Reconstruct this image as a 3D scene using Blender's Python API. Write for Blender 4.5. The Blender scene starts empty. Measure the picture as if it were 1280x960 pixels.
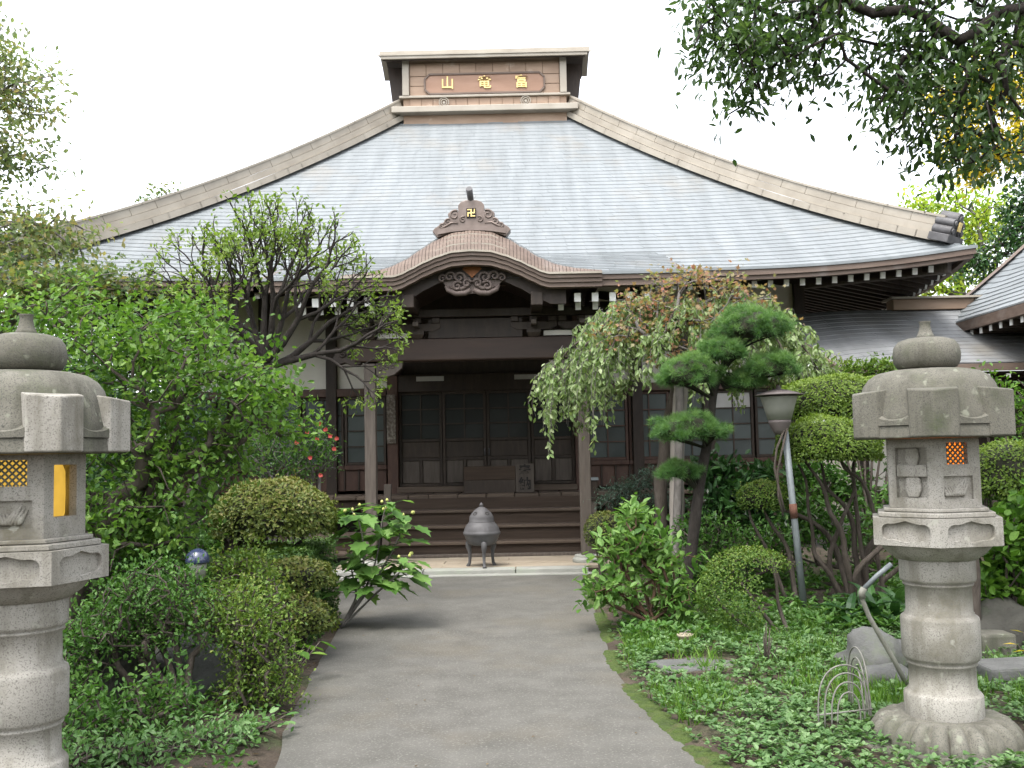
import bpy, math, random
import numpy as np
from mathutils import Vector, Matrix

scene = bpy.context.scene
R = math.radians
# ------------------------------------------------------------------ camera
EYE = Vector((0.0, 0.0, 1.6))
FPX = 1250.0                                   # focal length in photograph pixels
cam_data = bpy.data.cameras.new('camera')
cam_data.sensor_fit = 'HORIZONTAL'
cam_data.sensor_width = 36.0
cam_data.lens = 36.0 * FPX / 1280.0
cam_data.clip_start = 0.05
cam_data.clip_end = 2000.0
camera = bpy.data.objects.new('camera', cam_data)
CAM_ROT = Matrix.Rotation(R(0.41), 4, 'Z') @ Matrix.Rotation(R(90 + 4.12), 4, 'X') @ Matrix.Rotation(R(-1.15), 4, 'Z')
camera.matrix_world = Matrix.Translation(EYE) @ CAM_ROT
scene.collection.objects.link(camera)
scene.camera = camera
# ------------------------------------------------------------------ sky, sun, exposure
SUN_EL, SUN_AZ = 64.0, 205.0                   # azimuth clockwise from +Y (the view direction): behind the camera, to the left
world = bpy.data.worlds.new('World')
scene.world = world
world.use_nodes = True
wn, wl = world.node_tree.nodes, world.node_tree.links
wn.clear()
sky = wn.new('ShaderNodeTexSky'); sky.sky_type = 'NISHITA'; sky.sun_disc = False
sky.sun_elevation = R(SUN_EL); sky.sun_rotation = R(SUN_AZ)
sky.air_density = 1.0; sky.dust_density = 3.0; sky.ozone_density = 1.0
hsv = wn.new('ShaderNodeHueSaturation'); hsv.inputs['Saturation'].default_value = 0.24; hsv.inputs['Value'].default_value = 1.0
bg = wn.new('ShaderNodeBackground'); bg.inputs['Strength'].default_value = 0.15
wo = wn.new('ShaderNodeOutputWorld')
wl.new(sky.outputs['Color'], hsv.inputs['Color']); wl.new(hsv.outputs['Color'], bg.inputs['Color'])
wl.new(bg.outputs['Background'], wo.inputs['Surface'])
sun_data = bpy.data.lights.new('sun', 'SUN')
sun_data.energy = 0.55; sun_data.angle = R(22.0); sun_data.color = (1.0, 0.97, 0.91)
sun = bpy.data.objects.new('sun', sun_data)
sv = Vector((math.sin(R(SUN_AZ)) * math.cos(R(SUN_EL)), math.cos(R(SUN_AZ)) * math.cos(R(SUN_EL)), math.sin(R(SUN_EL))))
sun.rotation_euler = sv.to_track_quat('Z', 'Y').to_euler()
sun.location = sv * 40
scene.collection.objects.link(sun)
scene.view_settings.view_transform = 'Standard'
scene.view_settings.look = 'None'
scene.view_settings.exposure = 2.22
scene.view_settings.gamma = 1.0
scene.view_settings.use_curve_mapping = False
scene.cycles.max_bounces = 8
scene.cycles.transmission_bounces = 6
scene.cycles.sample_clamp_indirect = 6.0
scene.cycles.caustics_reflective = False
scene.cycles.caustics_refractive = False

# ------------------------------------------------------------------ helpers
rng = np.random.default_rng(7)
rnd = random.Random(5)
WM = {}

def at(px, py, Y):
    """A surveyed point: the place at depth Y (metres in front of the standpoint) seen at that spot of the photograph."""
    d = CAM_ROT.to_3x3() @ Vector(((px - 640) / FPX, (480 - py) / FPX, -1.0))
    k = Y / d.y
    return EYE + d * k

def atz(px, py, z):
    d = CAM_ROT.to_3x3() @ Vector(((px - 640) / FPX, (480 - py) / FPX, -1.0))
    return EYE + d * ((z - EYE.z) / d.z)

def link(o, parent=None, world_m=None):
    world_m = world_m or Matrix()
    scene.collection.objects.link(o)
    if parent is not None:
        o.parent = parent
        o.matrix_basis = WM[parent.name].inverted() @ world_m
    else:
        o.matrix_basis = world_m
    WM[o.name] = world_m.copy()
    return o

def tag(o, label=None, cat=None, group=None, kind=None):
    if label: o['label'] = label
    if cat: o['category'] = cat
    if group: o['group'] = group
    if kind: o['kind'] = kind
    return o

def thing(name, label, cat, loc=(0, 0, 0), group=None):
    o = bpy.data.objects.new(name, None)
    o.empty_display_size = 0.2
    link(o, None, Matrix.Translation(Vector(loc)))
    return tag(o, label, cat, group)

def frame(d, up=(0, 0, 1)):
    d = Vector(d).normalized()
    u = Vector(up)
    s = d.cross(u)
    if s.length < 1e-4: s = d.cross(Vector((1, 0, 0)))
    s.normalize()
    return s, d, s.cross(d).normalized()

class MB:
    def __init__(self): self.v, self.f, self.sm = [], [], []
    def add(self, vs, fs, smooth=False):
        b = len(self.v)
        self.v += [tuple(p) for p in vs]
        self.f += [tuple(b + i for i in q) for q in fs]
        self.sm += [smooth] * len(fs)
        return self
    def box(self, x0, x1, y0, y1, z0, z1):
        return self.add([(x0,y0,z0),(x1,y0,z0),(x1,y1,z0),(x0,y1,z0),(x0,y0,z1),(x1,y0,z1),(x1,y1,z1),(x0,y1,z1)],
                        [(0,3,2,1),(4,5,6,7),(0,1,5,4),(1,2,6,5),(2,3,7,6),(3,0,4,7)])
    def obox(self, c, s, d, n, hs, hd, hn):
        c, s, d, n = Vector(c), Vector(s)*hs, Vector(d)*hd, Vector(n)*hn
        vs = [c+a*s+b*d+e*n for e in (-1,1) for a, b in ((-1,-1),(1,-1),(1,1),(-1,1))]
        return self.add(vs, [(0,3,2,1),(4,5,6,7),(0,1,5,4),(1,2,6,5),(2,3,7,6),(3,0,4,7)])
    def beam(self, a, b, w, h, up=(0,0,1)):
        a, b = Vector(a), Vector(b)
        s, d, n = frame(b-a, up)
        return self.obox((a+b)/2, s, d, n, w/2, (b-a).length/2, h/2)
    def tube(self, pts, rad, n=8, cap=True, smooth=True):
        pts = [Vector(p) for p in pts]
        if not hasattr(rad, '__len__'): rad = [rad]*len(pts)
        base = len(self.v); prev = None
        for i, p in enumerate(pts):
            d = (pts[min(i+1, len(pts)-1)] - pts[max(i-1, 0)])
            if d.length < 1e-9: d = Vector((0,0,1))
            d.normalize()
            if prev is None:
                s = d.cross(Vector((0.13,0.97,0.2)))
                if s.length < 1e-3: s = d.cross(Vector((1,0,0)))
            else:
                s = prev - d*prev.dot(d)
                if s.length < 1e-4: s = d.cross(Vector((0,1,0)))
            s.normalize(); prev = s; t = d.cross(s)
            for k in range(n):
                a = 2*math.pi*k/n
                self.v.append(tuple(p + (s*math.cos(a) + t*math.sin(a))*rad[i]))
        for i in range(len(pts)-1):
            for k in range(n):
                a, b = base+i*n+k, base+i*n+(k+1)%n
                self.f.append((a, b, b+n, a+n)); self.sm.append(smooth)
        if cap:
            self.f.append(tuple(base+k for k in reversed(range(n)))); self.sm.append(False)
            self.f.append(tuple(base+(len(pts)-1)*n+k for k in range(n))); self.sm.append(False)
        return self
    def lathe(self, prof, n=32, c=(0,0,0), smooth=True, a0=0.0, rf=None):
        """prof: (radius, z) from the bottom up."""
        base = len(self.v)
        for r, z in prof:
            for k in range(n):
                a = a0 + 2*math.pi*k/n
                q = r if rf is None else r*rf(a, z)
                self.v.append((c[0]+q*math.cos(a), c[1]+q*math.sin(a), c[2]+z))
        for i in range(len(prof)-1):
            for k in range(n):
                a, b = base+i*n+k, base+i*n+(k+1)%n
                self.f.append((a, b, b+n, a+n)); self.sm.append(smooth)
        self.f.append(tuple(base+k for k in reversed(range(n)))); self.sm.append(False)
        self.f.append(tuple(base+(len(prof)-1)*n+k for k in range(n))); self.sm.append(False)
        return self
    def prism(self, poly, o, ex, ey, ez, depth):
        """poly (u, v) counter-clockwise in the plane ex, ey at o; thickness runs along ez."""
        o, ex, ey, ez = Vector(o), Vector(ex), Vector(ey), Vector(ez)
        n = len(poly)
        vs = [o+ex*u+ey*v for u, v in poly] + [o+ex*u+ey*v+ez*depth for u, v in poly]
        fs = [tuple(reversed(range(n))), tuple(range(n, 2*n))] + [(i, (i+1) % n, n+(i+1) % n, n+i) for i in range(n)]
        return self.add(vs, fs)
    def grid(self, fn, nu, nv, smooth=True, flip=False):
        base = len(self.v)
        for j in range(nv+1):
            for i in range(nu+1):
                self.v.append(tuple(fn(i/nu, j/nv)))
        for j in range(nv):
            for i in range(nu):
                a = base+j*(nu+1)+i
                q = (a, a+1, a+nu+2, a+nu+1)
                self.f.append(q[::-1] if flip else q); self.sm.append(smooth)
        return self
    def mesh(self, name, mat, origin=None):
        V = np.array(self.v, dtype=float)
        if origin is None:
            lo, hi = V.min(0), V.max(0)
            origin = ((lo[0]+hi[0])/2, (lo[1]+hi[1])/2, lo[2])
        m = bpy.data.meshes.new(name)
        m.from_pydata([tuple(p) for p in V - np.array(origin)], [], self.f)
        m.polygons.foreach_set('use_smooth', self.sm)
        if mat: m.materials.append(mat)
        m.update()
        return m, Vector(origin)
    def build(self, name, mat, parent=None, bevel=0.0, origin=None, seg=2):
        m, org = self.mesh(name, mat, origin)
        o = bpy.data.objects.new(name, m)
        link(o, parent, Matrix.Translation(org))
        if bevel:
            b = o.modifiers.new('bevel', 'BEVEL'); b.width = bevel; b.segments = seg; b.limit_method = 'ANGLE'; b.angle_limit = R(40)
        return o

def npmesh(name, V, F, mat, parent=None, tint=None, smooth=False, kind=None, origin=None):
    """V (n,3) world points, F list of (m,k) index arrays, tint one value per vertex."""
    V = np.asarray(V, dtype=np.float64)
    if origin is None:
        lo, hi = V.min(0), V.max(0); origin = np.array(((lo[0]+hi[0])/2, (lo[1]+hi[1])/2, lo[2]))
    origin = np.asarray(origin, dtype=float)
    m = bpy.data.meshes.new(name)
    m.vertices.add(len(V)); m.vertices.foreach_set('co', (V-origin).astype(np.float32).ravel())
    F = [np.asarray(f) for f in F if len(f)]
    loops = np.concatenate([f.ravel() for f in F]).astype(np.int32)
    tot = np.concatenate([np.full(len(f), f.shape[1], dtype=np.int32) for f in F])
    start = np.concatenate([[0], np.cumsum(tot)[:-1]]).astype(np.int32)
    m.loops.add(len(loops)); m.loops.foreach_set('vertex_index', loops)
    m.polygons.add(len(tot)); m.polygons.foreach_set('loop_start', start); m.polygons.foreach_set('loop_total', tot)
    m.polygons.foreach_set('use_smooth', np.full(len(tot), smooth))
    if tint is not None:
        a = m.attributes.new('tint', 'FLOAT', 'POINT'); a.data.foreach_set('value', np.asarray(tint, dtype=np.float32))
    if mat: m.materials.append(mat)
    m.update(); m.validate()
    o = bpy.data.objects.new(name, m)
    link(o, parent, Matrix.Translation(Vector(origin)))
    if kind: o['kind'] = kind
    return o

# ------------------------------------------------------------------ materials
def new_mat(name):
    m = bpy.data.materials.new(name); m.use_nodes = True
    nt = m.node_tree; nt.nodes.clear()
    out = nt.nodes.new('ShaderNodeOutputMaterial')
    return m, nt, out

def ramp(nt, fac, stops):
    r = nt.nodes.new('ShaderNodeValToRGB')
    while len(r.color_ramp.elements) < len(stops): r.color_ramp.elements.new(0.5)
    for e, (p, c) in zip(r.color_ramp.elements, stops):
        e.position = p; e.color = (*c, 1)
    nt.links.new(fac, r.inputs['Fac'])
    return r.outputs['Color']

def noise(nt, scale, detail=4, rough=0.55, vec=None, mapping=None, coords='Object'):
    n = nt.nodes.new('ShaderNodeTexNoise')
    n.inputs['Scale'].default_value = scale; n.inputs['Detail'].default_value = detail; n.inputs['Roughness'].default_value = rough
    if vec is None:
        g = nt.nodes.new('ShaderNodeNewGeometry'); vec = g.outputs['Position']
    if mapping:
        mp = nt.nodes.new('ShaderNodeMapping'); mp.inputs['Scale'].default_value = mapping
        nt.links.new(vec, mp.inputs['Vector']); vec = mp.outputs['Vector']
    nt.links.new(vec, n.inputs['Vector'])
    return n.outputs['Fac']

def mixc(nt, fac, a, b, mode='MIX'):
    m = nt.nodes.new('ShaderNodeMix'); m.data_type = 'RGBA'; m.blend_type = mode
    for s, v in ((0, fac), (6, a), (7, b)):
        if hasattr(v, 'links') or isinstance(v, bpy.types.NodeSocket): nt.links.new(v, m.inputs[s])
        elif s == 0: m.inputs[s].default_value = v
        else: m.inputs[s].default_value = (*v, 1)
    return m.outputs[2]

def surf(name, stops, scale, rough=0.7, bump=0.2, bscale=None, mapping=None, dirt=None, dscale=1.2, detail=5, spec=0.4, metal=0.0, dist=0.01, island=0.0, speck=None, streak=None, lichen=None):
    """Noise-coloured surface: stops along one noise, an optional wider stain, relief and a per-piece shift of value."""
    m, nt, out = new_mat(name)
    p = nt.nodes.new('ShaderNodeBsdfPrincipled')
    col = ramp(nt, noise(nt, scale, detail, mapping=mapping), stops)
    if dirt:
        f = ramp(nt, noise(nt, dscale, 5, 0.65), [(dirt[1], (0, 0, 0)), (dirt[2], (1, 1, 1))])
        col = mixc(nt, f, col, dirt[0])
    if speck:
        f = ramp(nt, noise(nt, speck[1], 2, 0.5), [(speck[2], (0, 0, 0)), (speck[3], (1, 1, 1))])
        col = mixc(nt, f, col, speck[0])
    if streak:                      # rain runs: tall narrow stains
        f = ramp(nt, noise(nt, streak[1], 4, 0.6, mapping=(1, 1, .09)), [(streak[2], (0, 0, 0)), (streak[3], (.75, .75, .75))])
        col = mixc(nt, f, col, streak[0])
    if lichen:
        f = ramp(nt, noise(nt, lichen[1], 3, 0.5), [(lichen[2], (0, 0, 0)), (lichen[3], (.8, .8, .8))])
        col = mixc(nt, f, col, lichen[0])
    if island:
        g = nt.nodes.new('ShaderNodeNewGeometry'); oi = nt.nodes.new('ShaderNodeObjectInfo')
        ad = nt.nodes.new('ShaderNodeMath'); ad.operation = 'ADD'
        nt.links.new(g.outputs['Random Per Island'], ad.inputs[0]); nt.links.new(oi.outputs['Random'], ad.inputs[1])
        fr = nt.nodes.new('ShaderNodeMath'); fr.operation = 'FRACT'; nt.links.new(ad.outputs[0], fr.inputs[0])
        f = ramp(nt, fr.outputs[0], [(0, (1-island,)*3), (1, (1,)*3)])
        col = mixc(nt, 1.0, col, f, 'MULTIPLY')
    nt.links.new(col, p.inputs['Base Color'])
    p.inputs['Roughness'].default_value = rough
    p.inputs['Specular IOR Level'].default_value = spec
    p.inputs['Metallic'].default_value = metal
    if bump:
        b = nt.nodes.new('ShaderNodeBump'); b.inputs['Strength'].default_value = bump; b.inputs['Distance'].default_value = dist
        nt.links.new(noise(nt, bscale or scale*2, 4, mapping=mapping), b.inputs['Height'])
        nt.links.new(b.outputs['Normal'], p.inputs['Normal'])
    nt.links.new(p.outputs['BSDF'], out.inputs['Surface'])
    return m

def leafmat(name, stops, trans=0.35, rough=0.5, spec=0.35, tgain=1.25):
    m, nt, out = new_mat(name)
    a = nt.nodes.new('ShaderNodeAttribute'); a.attribute_name = 'tint'
    oi = nt.nodes.new('ShaderNodeObjectInfo')
    ad = nt.nodes.new('ShaderNodeMath'); ad.operation = 'MULTIPLY_ADD'
    nt.links.new(oi.outputs['Random'], ad.inputs[0]); ad.inputs[1].default_value = 0.12
    nt.links.new(a.outputs['Fac'], ad.inputs[2])
    col = ramp(nt, ad.outputs[0], stops)
    p = nt.nodes.new('ShaderNodeBsdfPrincipled')
    nt.links.new(col, p.inputs['Base Color']); p.inputs['Roughness'].default_value = rough; p.inputs['Specular IOR Level'].default_value = spec
    t = nt.nodes.new('ShaderNodeBsdfTranslucent')
    tc = mixc(nt, 1.0, col, (tgain, tgain*1.05, tgain*0.6), 'MULTIPLY')
    nt.links.new(tc, t.inputs['Color'])
    mx = nt.nodes.new('ShaderNodeMixShader'); mx.inputs[0].default_value = trans
    nt.links.new(p.outputs['BSDF'], mx.inputs[1]); nt.links.new(t.outputs['BSDF'], mx.inputs[2])
    nt.links.new(mx.outputs['Shader'], out.inputs['Surface'])
    return m

def emis(name, col, strength):
    m, nt, out = new_mat(name)
    e = nt.nodes.new('ShaderNodeEmission')
    c = ramp(nt, noise(nt, 9, 3), [(0.3, tuple(x*0.75 for x in col)), (0.7, col)])
    nt.links.new(c, e.inputs['Color']); e.inputs['Strength'].default_value = strength
    nt.links.new(e.outputs['Emission'], out.inputs['Surface'])
    return m

def g3(*v): return v if len(v) == 3 else (v[0],)*3

M = {}
M['shingle'] = surf('slate_shingle', [(0.28, (.140,.153,.158)), (0.5, (.166,.181,.188)), (0.72, (.192,.207,.213))], 1.6, rough=0.55, bump=0.12, bscale=14, mapping=(2.6, .22, .22), dirt=((.19,.175,.15), .54, .85), dscale=.7, island=.06, spec=.5)
M['shingle_b'] = surf('weathered_shingle', [(0.2, (.115,.12,.122)), (0.5, (.155,.16,.162)), (0.8, (.20,.205,.208))], 1.5, rough=0.7, bump=0.12, bscale=14, mapping=(2.0, .4, .4), dirt=((.12,.105,.08), .48, .8), dscale=.6, island=.12, spec=.5)
M['ridge'] = surf('ridge_cover', [(0.25, (.235,.205,.165)), (0.55, (.30,.268,.22)), (0.8, (.36,.325,.275))], 2.4, rough=.5, bump=.1, island=.06, dirt=((.23,.17,.13), .6, .85), spec=.4)
M['ridge_wood'] = surf('ridge_panel', [(0.25, (.24,.16,.108)), (0.55, (.31,.215,.15)), (0.8, (.39,.285,.21))], 2.6, rough=.6, bump=.12, mapping=(.6, 1, 2.2), island=.12, dirt=((.56,.46,.37), .60, .8), dscale=2.4)
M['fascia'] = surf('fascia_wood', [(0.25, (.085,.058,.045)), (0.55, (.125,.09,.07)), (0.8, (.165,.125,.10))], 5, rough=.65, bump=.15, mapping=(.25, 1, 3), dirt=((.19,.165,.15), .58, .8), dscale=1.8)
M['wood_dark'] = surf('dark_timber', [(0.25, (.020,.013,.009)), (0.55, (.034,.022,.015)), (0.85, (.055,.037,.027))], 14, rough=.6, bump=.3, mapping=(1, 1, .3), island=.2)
M['wood_red'] = surf('red_brown_timber', [(0.25, (.050,.024,.017)), (0.55, (.075,.038,.026)), (0.85, (.11,.06,.042))], 14, rough=.55, bump=.3, mapping=(1, 1, .3), island=.2)
M['wood_door'] = surf('door_timber', [(0.25, (.027,.018,.012)), (0.55, (.043,.029,.020)), (0.85, (.070,.050,.037))], 16, rough=.6, bump=.3, mapping=(1, 1, .25), island=.25)
M['wood_grey'] = surf('weathered_timber', [(0.25, (.066,.053,.043)), (0.55, (.102,.084,.070)), (0.85, (.15,.128,.110))], 16, rough=.8, bump=.25, mapping=(1.5, 1.5, .18), island=.15, dirt=((.10,.08,.065), .55, .8))
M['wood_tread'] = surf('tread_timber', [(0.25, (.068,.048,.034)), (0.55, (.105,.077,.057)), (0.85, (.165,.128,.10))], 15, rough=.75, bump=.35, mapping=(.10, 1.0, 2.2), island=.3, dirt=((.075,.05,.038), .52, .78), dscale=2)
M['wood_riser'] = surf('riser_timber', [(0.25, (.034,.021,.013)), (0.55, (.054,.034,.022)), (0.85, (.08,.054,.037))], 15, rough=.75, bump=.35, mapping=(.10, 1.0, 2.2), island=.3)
M['board_pale'] = surf('platform_board', [(0.25, (.25,.205,.15)), (0.55, (.32,.27,.205)), (0.85, (.39,.34,.27))], 4, rough=.85, bump=.2, mapping=(.3, 1.6, 1), island=.15, dirt=((.2,.16,.12), .5, .8), dscale=1.6)
M['plaster'] = surf('plaster', [(0.25, (.60,.57,.51)), (0.7, (.70,.67,.61))], 1.8, rough=.9, bump=.08, bscale=30, dirt=((.48,.44,.38), .58, .85))
M['white'] = surf('white_paint', [(0.3, (.74,.73,.70)), (0.7, (.80,.79,.77))], 6, rough=.7, bump=.05)
M['paper'] = surf('paper_pane', [(0.3, (.40,.39,.37)), (0.7, (.47,.46,.44))], 5, rough=.8, bump=.05)
M['glass'] = surf('window_glass', [(0.3, (.035,.048,.048)), (0.7, (.060,.078,.076))], 1.1, rough=.32, bump=.03, spec=.6, island=.45)
M['glass_dk'] = surf('door_glass', [(0.3, (.010,.013,.012)), (0.7, (.022,.026,.024))], 1.4, rough=.35, bump=.03, spec=.22, island=.5)
M['bronze'] = surf('bronze', [(0.25, (.055,.052,.053)), (0.55, (.088,.085,.087)), (0.85, (.125,.122,.124))], 7, rough=.62, bump=.2, metal=.1, spec=.4)
M['copper'] = surf('carved_copper', [(0.25, (.10,.075,.062)), (0.55, (.15,.115,.098)), (0.85, (.20,.16,.14))], 7, rough=.45, bump=.12, metal=.25, spec=.5)
M['gold'] = surf('gold_leaf', [(0.3, (.60,.44,.16)), (0.7, (.74,.58,.26))], 12, rough=.45, bump=.05, metal=.15)
M['granite'] = surf('granite', [(0.2, (.22,.206,.180)), (0.5, (.29,.275,.246)), (0.85, (.355,.34,.31))], 3.2, rough=.85, bump=.45, bscale=80, dirt=((.125,.113,.080), .48, .76), dscale=3.5, dist=.004, speck=((.15,.14,.122), 150, .53, .66), streak=((.115,.105,.08), 9, .52, .72), lichen=((.32,.315,.27), 16, .66, .72))
M['granite_old'] = surf('mossy_granite', [(0.2, (.080,.076,.058)), (0.5, (.125,.118,.096)), (0.85, (.18,.17,.145))], 3.2, rough=.9, bump=.5, bscale=95, dirt=((.052,.062,.030), .48, .76), dscale=4, dist=.005, speck=((.072,.07,.06), 150, .52, .66), streak=((.05,.048,.036), 8, .50, .70), lichen=((.20,.205,.16), 15, .63, .70))
M['rock'] = surf('garden_rock', [(0.2, (.055,.055,.051)), (0.5, (.088,.088,.084)), (0.85, (.13,.13,.123))], 5, rough=.9, bump=.6, bscale=22, dirt=((.09,.11,.06), .52, .75), dscale=3, dist=.02)
M['rock_dark'] = surf('dark_rock', [(0.2, (.025,.024,.02)), (0.6, (.05,.048,.04))], 5, rough=.95, bump=.6, bscale=22, dirt=((.03,.045,.02), .5, .75), dscale=3, dist=.02)
M['asphalt'] = surf('path_surface', [(0.25, (.069,.066,.057)), (0.5, (.089,.085,.075)), (0.75, (.113,.108,.096))], 3.4, rough=.9, bump=.5, bscale=85, dirt=((.104,.090,.066), .50, .85), dscale=.8, dist=.006, speck=((.150,.143,.128), 75, .55, .72))
M['soil'] = surf('garden_soil', [(0.2, (.032,.023,.016)), (0.5, (.055,.041,.029)), (0.8, (.085,.066,.047))], 5, rough=1, bump=.8, bscale=30, dirt=((.045,.06,.022), .5, .7), dscale=1.5, dist=.03)
M['moss'] = surf('moss', [(0.2, (.030,.048,.010)), (0.5, (.046,.072,.013)), (0.8, (.07,.095,.02))], 9, rough=1, bump=1.0, bscale=60, dirt=((.08,.065,.035), .56, .72), dscale=5, dist=.02)
M['kerb'] = surf('kerb_stone', [(0.2, (.20,.20,.18)), (0.5, (.27,.27,.245)), (0.8, (.34,.34,.31))], 4, rough=.85, bump=.3, bscale=60, dirt=((.22,.25,.19), .5, .75), dscale=2)
M['bark'] = surf('bark', [(0.2, (.035,.027,.021)), (0.5, (.065,.052,.042)), (0.8, (.11,.092,.078))], 14, rough=.95, bump=1.0, bscale=26, mapping=(1, 1, .35), dist=.02)
M['bark_dark'] = surf('dark_bark', [(0.2, (.012,.010,.008)), (0.5, (.024,.019,.016)), (0.8, (.045,.038,.033))], 16, rough=.95, bump=1.0, bscale=26, mapping=(1, 1, .4), dist=.02)
M['bark_grey'] = surf('grey_bark', [(0.2, (.075,.067,.062)), (0.5, (.12,.11,.10)), (0.8, (.19,.175,.165))], 16, rough=.95, bump=.8, bscale=30, mapping=(1, 1, .5), dist=.015)
M['log'] = surf('support_log', [(0.2, (.17,.15,.13)), (0.5, (.24,.215,.19)), (0.8, (.30,.275,.25))], 9, rough=.9, bump=.5, bscale=30, mapping=(1, 1, .2), dist=.01)
M['galv'] = surf('galvanised_pole', [(0.25, (.12,.135,.14)), (0.7, (.175,.195,.20))], 8, rough=.55, bump=.05, metal=.2)
M['rust'] = surf('rusty_band', [(0.25, (.07,.03,.02)), (0.7, (.13,.06,.04))], 30, rough=.9, bump=.3)
M['shade'] = surf('lamp_shade', [(0.25, (.19,.19,.165)), (0.7, (.25,.25,.22))], 5, rough=.5, bump=.05)
M['lamp_cap'] = surf('lamp_cap', [(0.25, (.085,.068,.066)), (0.7, (.13,.11,.105))], 9, rough=.6, bump=.1)
M['pvc'] = surf('pipe', [(0.25, (.13,.13,.105)), (0.7, (.20,.195,.165))], 9, rough=.6, bump=.05)
M['wire'] = surf('wire', [(0.25, (.12,.115,.10)), (0.7, (.19,.185,.165))], 20, rough=.6, bump=.05)
M['blue'] = surf('blue_enamel', [(0.25, (.018,.024,.055)), (0.7, (.032,.042,.09))], 6, rough=.18, bump=.0, spec=.8)
M['pot'] = surf('clay_pot', [(0.25, (.27,.22,.16)), (0.7, (.36,.31,.24))], 12, rough=.85, bump=.2)
M['orange_brown'] = surf('orange_brown_finish', [(0.25, (.20,.07,.02)), (0.7, (.28,.105,.035))], 6, rough=.6, bump=.1, mapping=(1, 1, .3))
M['ink'] = surf('ink', [(0.3, (.012,.011,.010)), (0.7, (.02,.018,.016))], 8, rough=.8, bump=0)
M['amber'] = emis('amber_glow', (1.0, .22, .018), .42)
M['yellow'] = emis('yellow_glow', (1.0, .60, .09), .19)
# ------------------------------------------------------------------ ground, path, moss
from mathutils import noise as mnoise
LEFT_E = [(-1.25, -8.0), (-1.25, 3.5)] + [tuple(atz(*p, 0).xy) for p in ((350, 950), (353, 915), (372, 878), (402, 820), (426, 782))] + [(-1.98, 10.8), (-2.2, 12.2), (-2.35, 13.25)]
RIGHT_E = [(1.25, -8.0), (1.15, 3.8)] + [tuple(atz(*p, 0).xy) for p in ((886, 958), (832, 908), (786, 864), (764, 828), (752, 782), (736, 750))] + [(.76, 12.4), (.84, 13.25)]
def edge_x(E, y):
    return float(np.interp(y, [p[1] for p in E], [p[0] for p in E]))
def rise(y):
    t = min(1.0, max(0.0, (y-8.5)/4.3)); return .055*t*t*(3-2*t)
def ground_z(x, y):
    if y > 13.1: d = 0.0
    else:
        d = max(edge_x(LEFT_E, y) - x, x - edge_x(RIGHT_E, y))
    k = min(1.0, max(0.0, (d + .05) / .45))
    n = mnoise.noise((x*.8, y*.8, 3.1))*.05 + mnoise.noise((x*3.1, y*3.1, 1.7))*.018 + mnoise.noise((x*9, y*9, .7))*.007
    if abs(x) > 12 or y > 20 or y < -3: n *= .3
    return -.03 + k*(.065 + n) + rise(y)
gx = np.concatenate([-np.geomspace(500, 9, 14), np.arange(-8.8, 8.9, .1), np.geomspace(9, 500, 14)])
gy = np.concatenate([-np.geomspace(500, 4, 12), np.arange(-3.8, 3, .3), np.arange(3.0, 14.5, .1), np.geomspace(14.6, 700, 22)])
gv = np.array([(x, y, ground_z(x, y)) for y in gy for x in gx])
nx, ny = len(gx), len(gy)
ii = (np.arange(ny-1)[:, None]*nx + np.arange(nx-1)[None, :]).ravel()
tag(npmesh('ground', gv, [np.stack([ii, ii+1, ii+nx+1, ii+nx], 1)], M['soil'], smooth=True), 'dark garden soil with leaf litter on both sides of the path', 'ground', kind='structure')

b = MB()
ys = np.concatenate([np.arange(-8, 4, .5), np.arange(4, 13.26, .12)])
def pz(x, y): return rise(y) + .004 + .0015*mnoise.noise((x*.7, y*.7, 9)) + .0012*mnoise.noise((x*4, y*4, 2))
rows = []
for k, y in enumerate(ys):
    l = edge_x(LEFT_E, y) + .03*mnoise.noise((y*2.3, 1, 4)); r = edge_x(RIGHT_E, y) + .03*mnoise.noise((y*2.3, 7, 4))
    rows.append([(l + (r-l)*i/16, y, pz(l+(r-l)*i/16, y) - (.012 if i in (0, 16) else 0)) for i in range(17)])
b.add([p for r_ in rows for p in r_], [(j*17+i, j*17+i+1, j*17+i+18, j*17+i+17) for j in range(len(rows)-1) for i in range(16)], True)
tag(b.build('path', M['asphalt'], origin=(0, 6, 0)), 'grey worn path leading up to the temple steps', 'path', kind='structure')

# moss cushions along the right edge of the path (many small lumps, one mass)
def moss_strip(E, side, y0, y1, n, wid):
    V, F = [], []
    for i in range(n):
        y = rng.uniform(y0, y1); w = abs(rng.normal(0, wid)) + .01
        if mnoise.noise((y*1.7, side*3, 5)) < -.12: continue
        x = edge_x(E, y) + side*w - side*.02
        r = rng.uniform(.025, .06); h = r*rng.uniform(.25, .45); z = ground_z(x, y) + .004
        bz = len(V); V.append((x, y, z+h))
        a0 = rng.uniform(0, 6)
        for rr, hh in ((.6, .75), (1.0, -.3)):
            for k in range(7):
                a = a0 + k*2*math.pi/7; q = r*rr*rng.uniform(.8, 1.2)
                V.append((x+q*math.cos(a), y+q*math.sin(a)*1.3, z+h*hh))
        for k in range(7):
            k2 = (k+1) % 7
            F.append((bz, bz+1+k, bz+1+k2)); F.append((bz+1+k, bz+8+k, bz+8+k2)); F.append((bz+1+k, bz+8+k2, bz+1+k2))
    return np.array(V), np.array(F)
V, F = moss_strip(RIGHT_E, 1, 4.8, 13, 1900, .036)
tag(npmesh('moss', V, [F], M['moss'], smooth=True, kind='stuff'), 'bright green moss along the right kerb-less edge of the path', 'moss')

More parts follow.
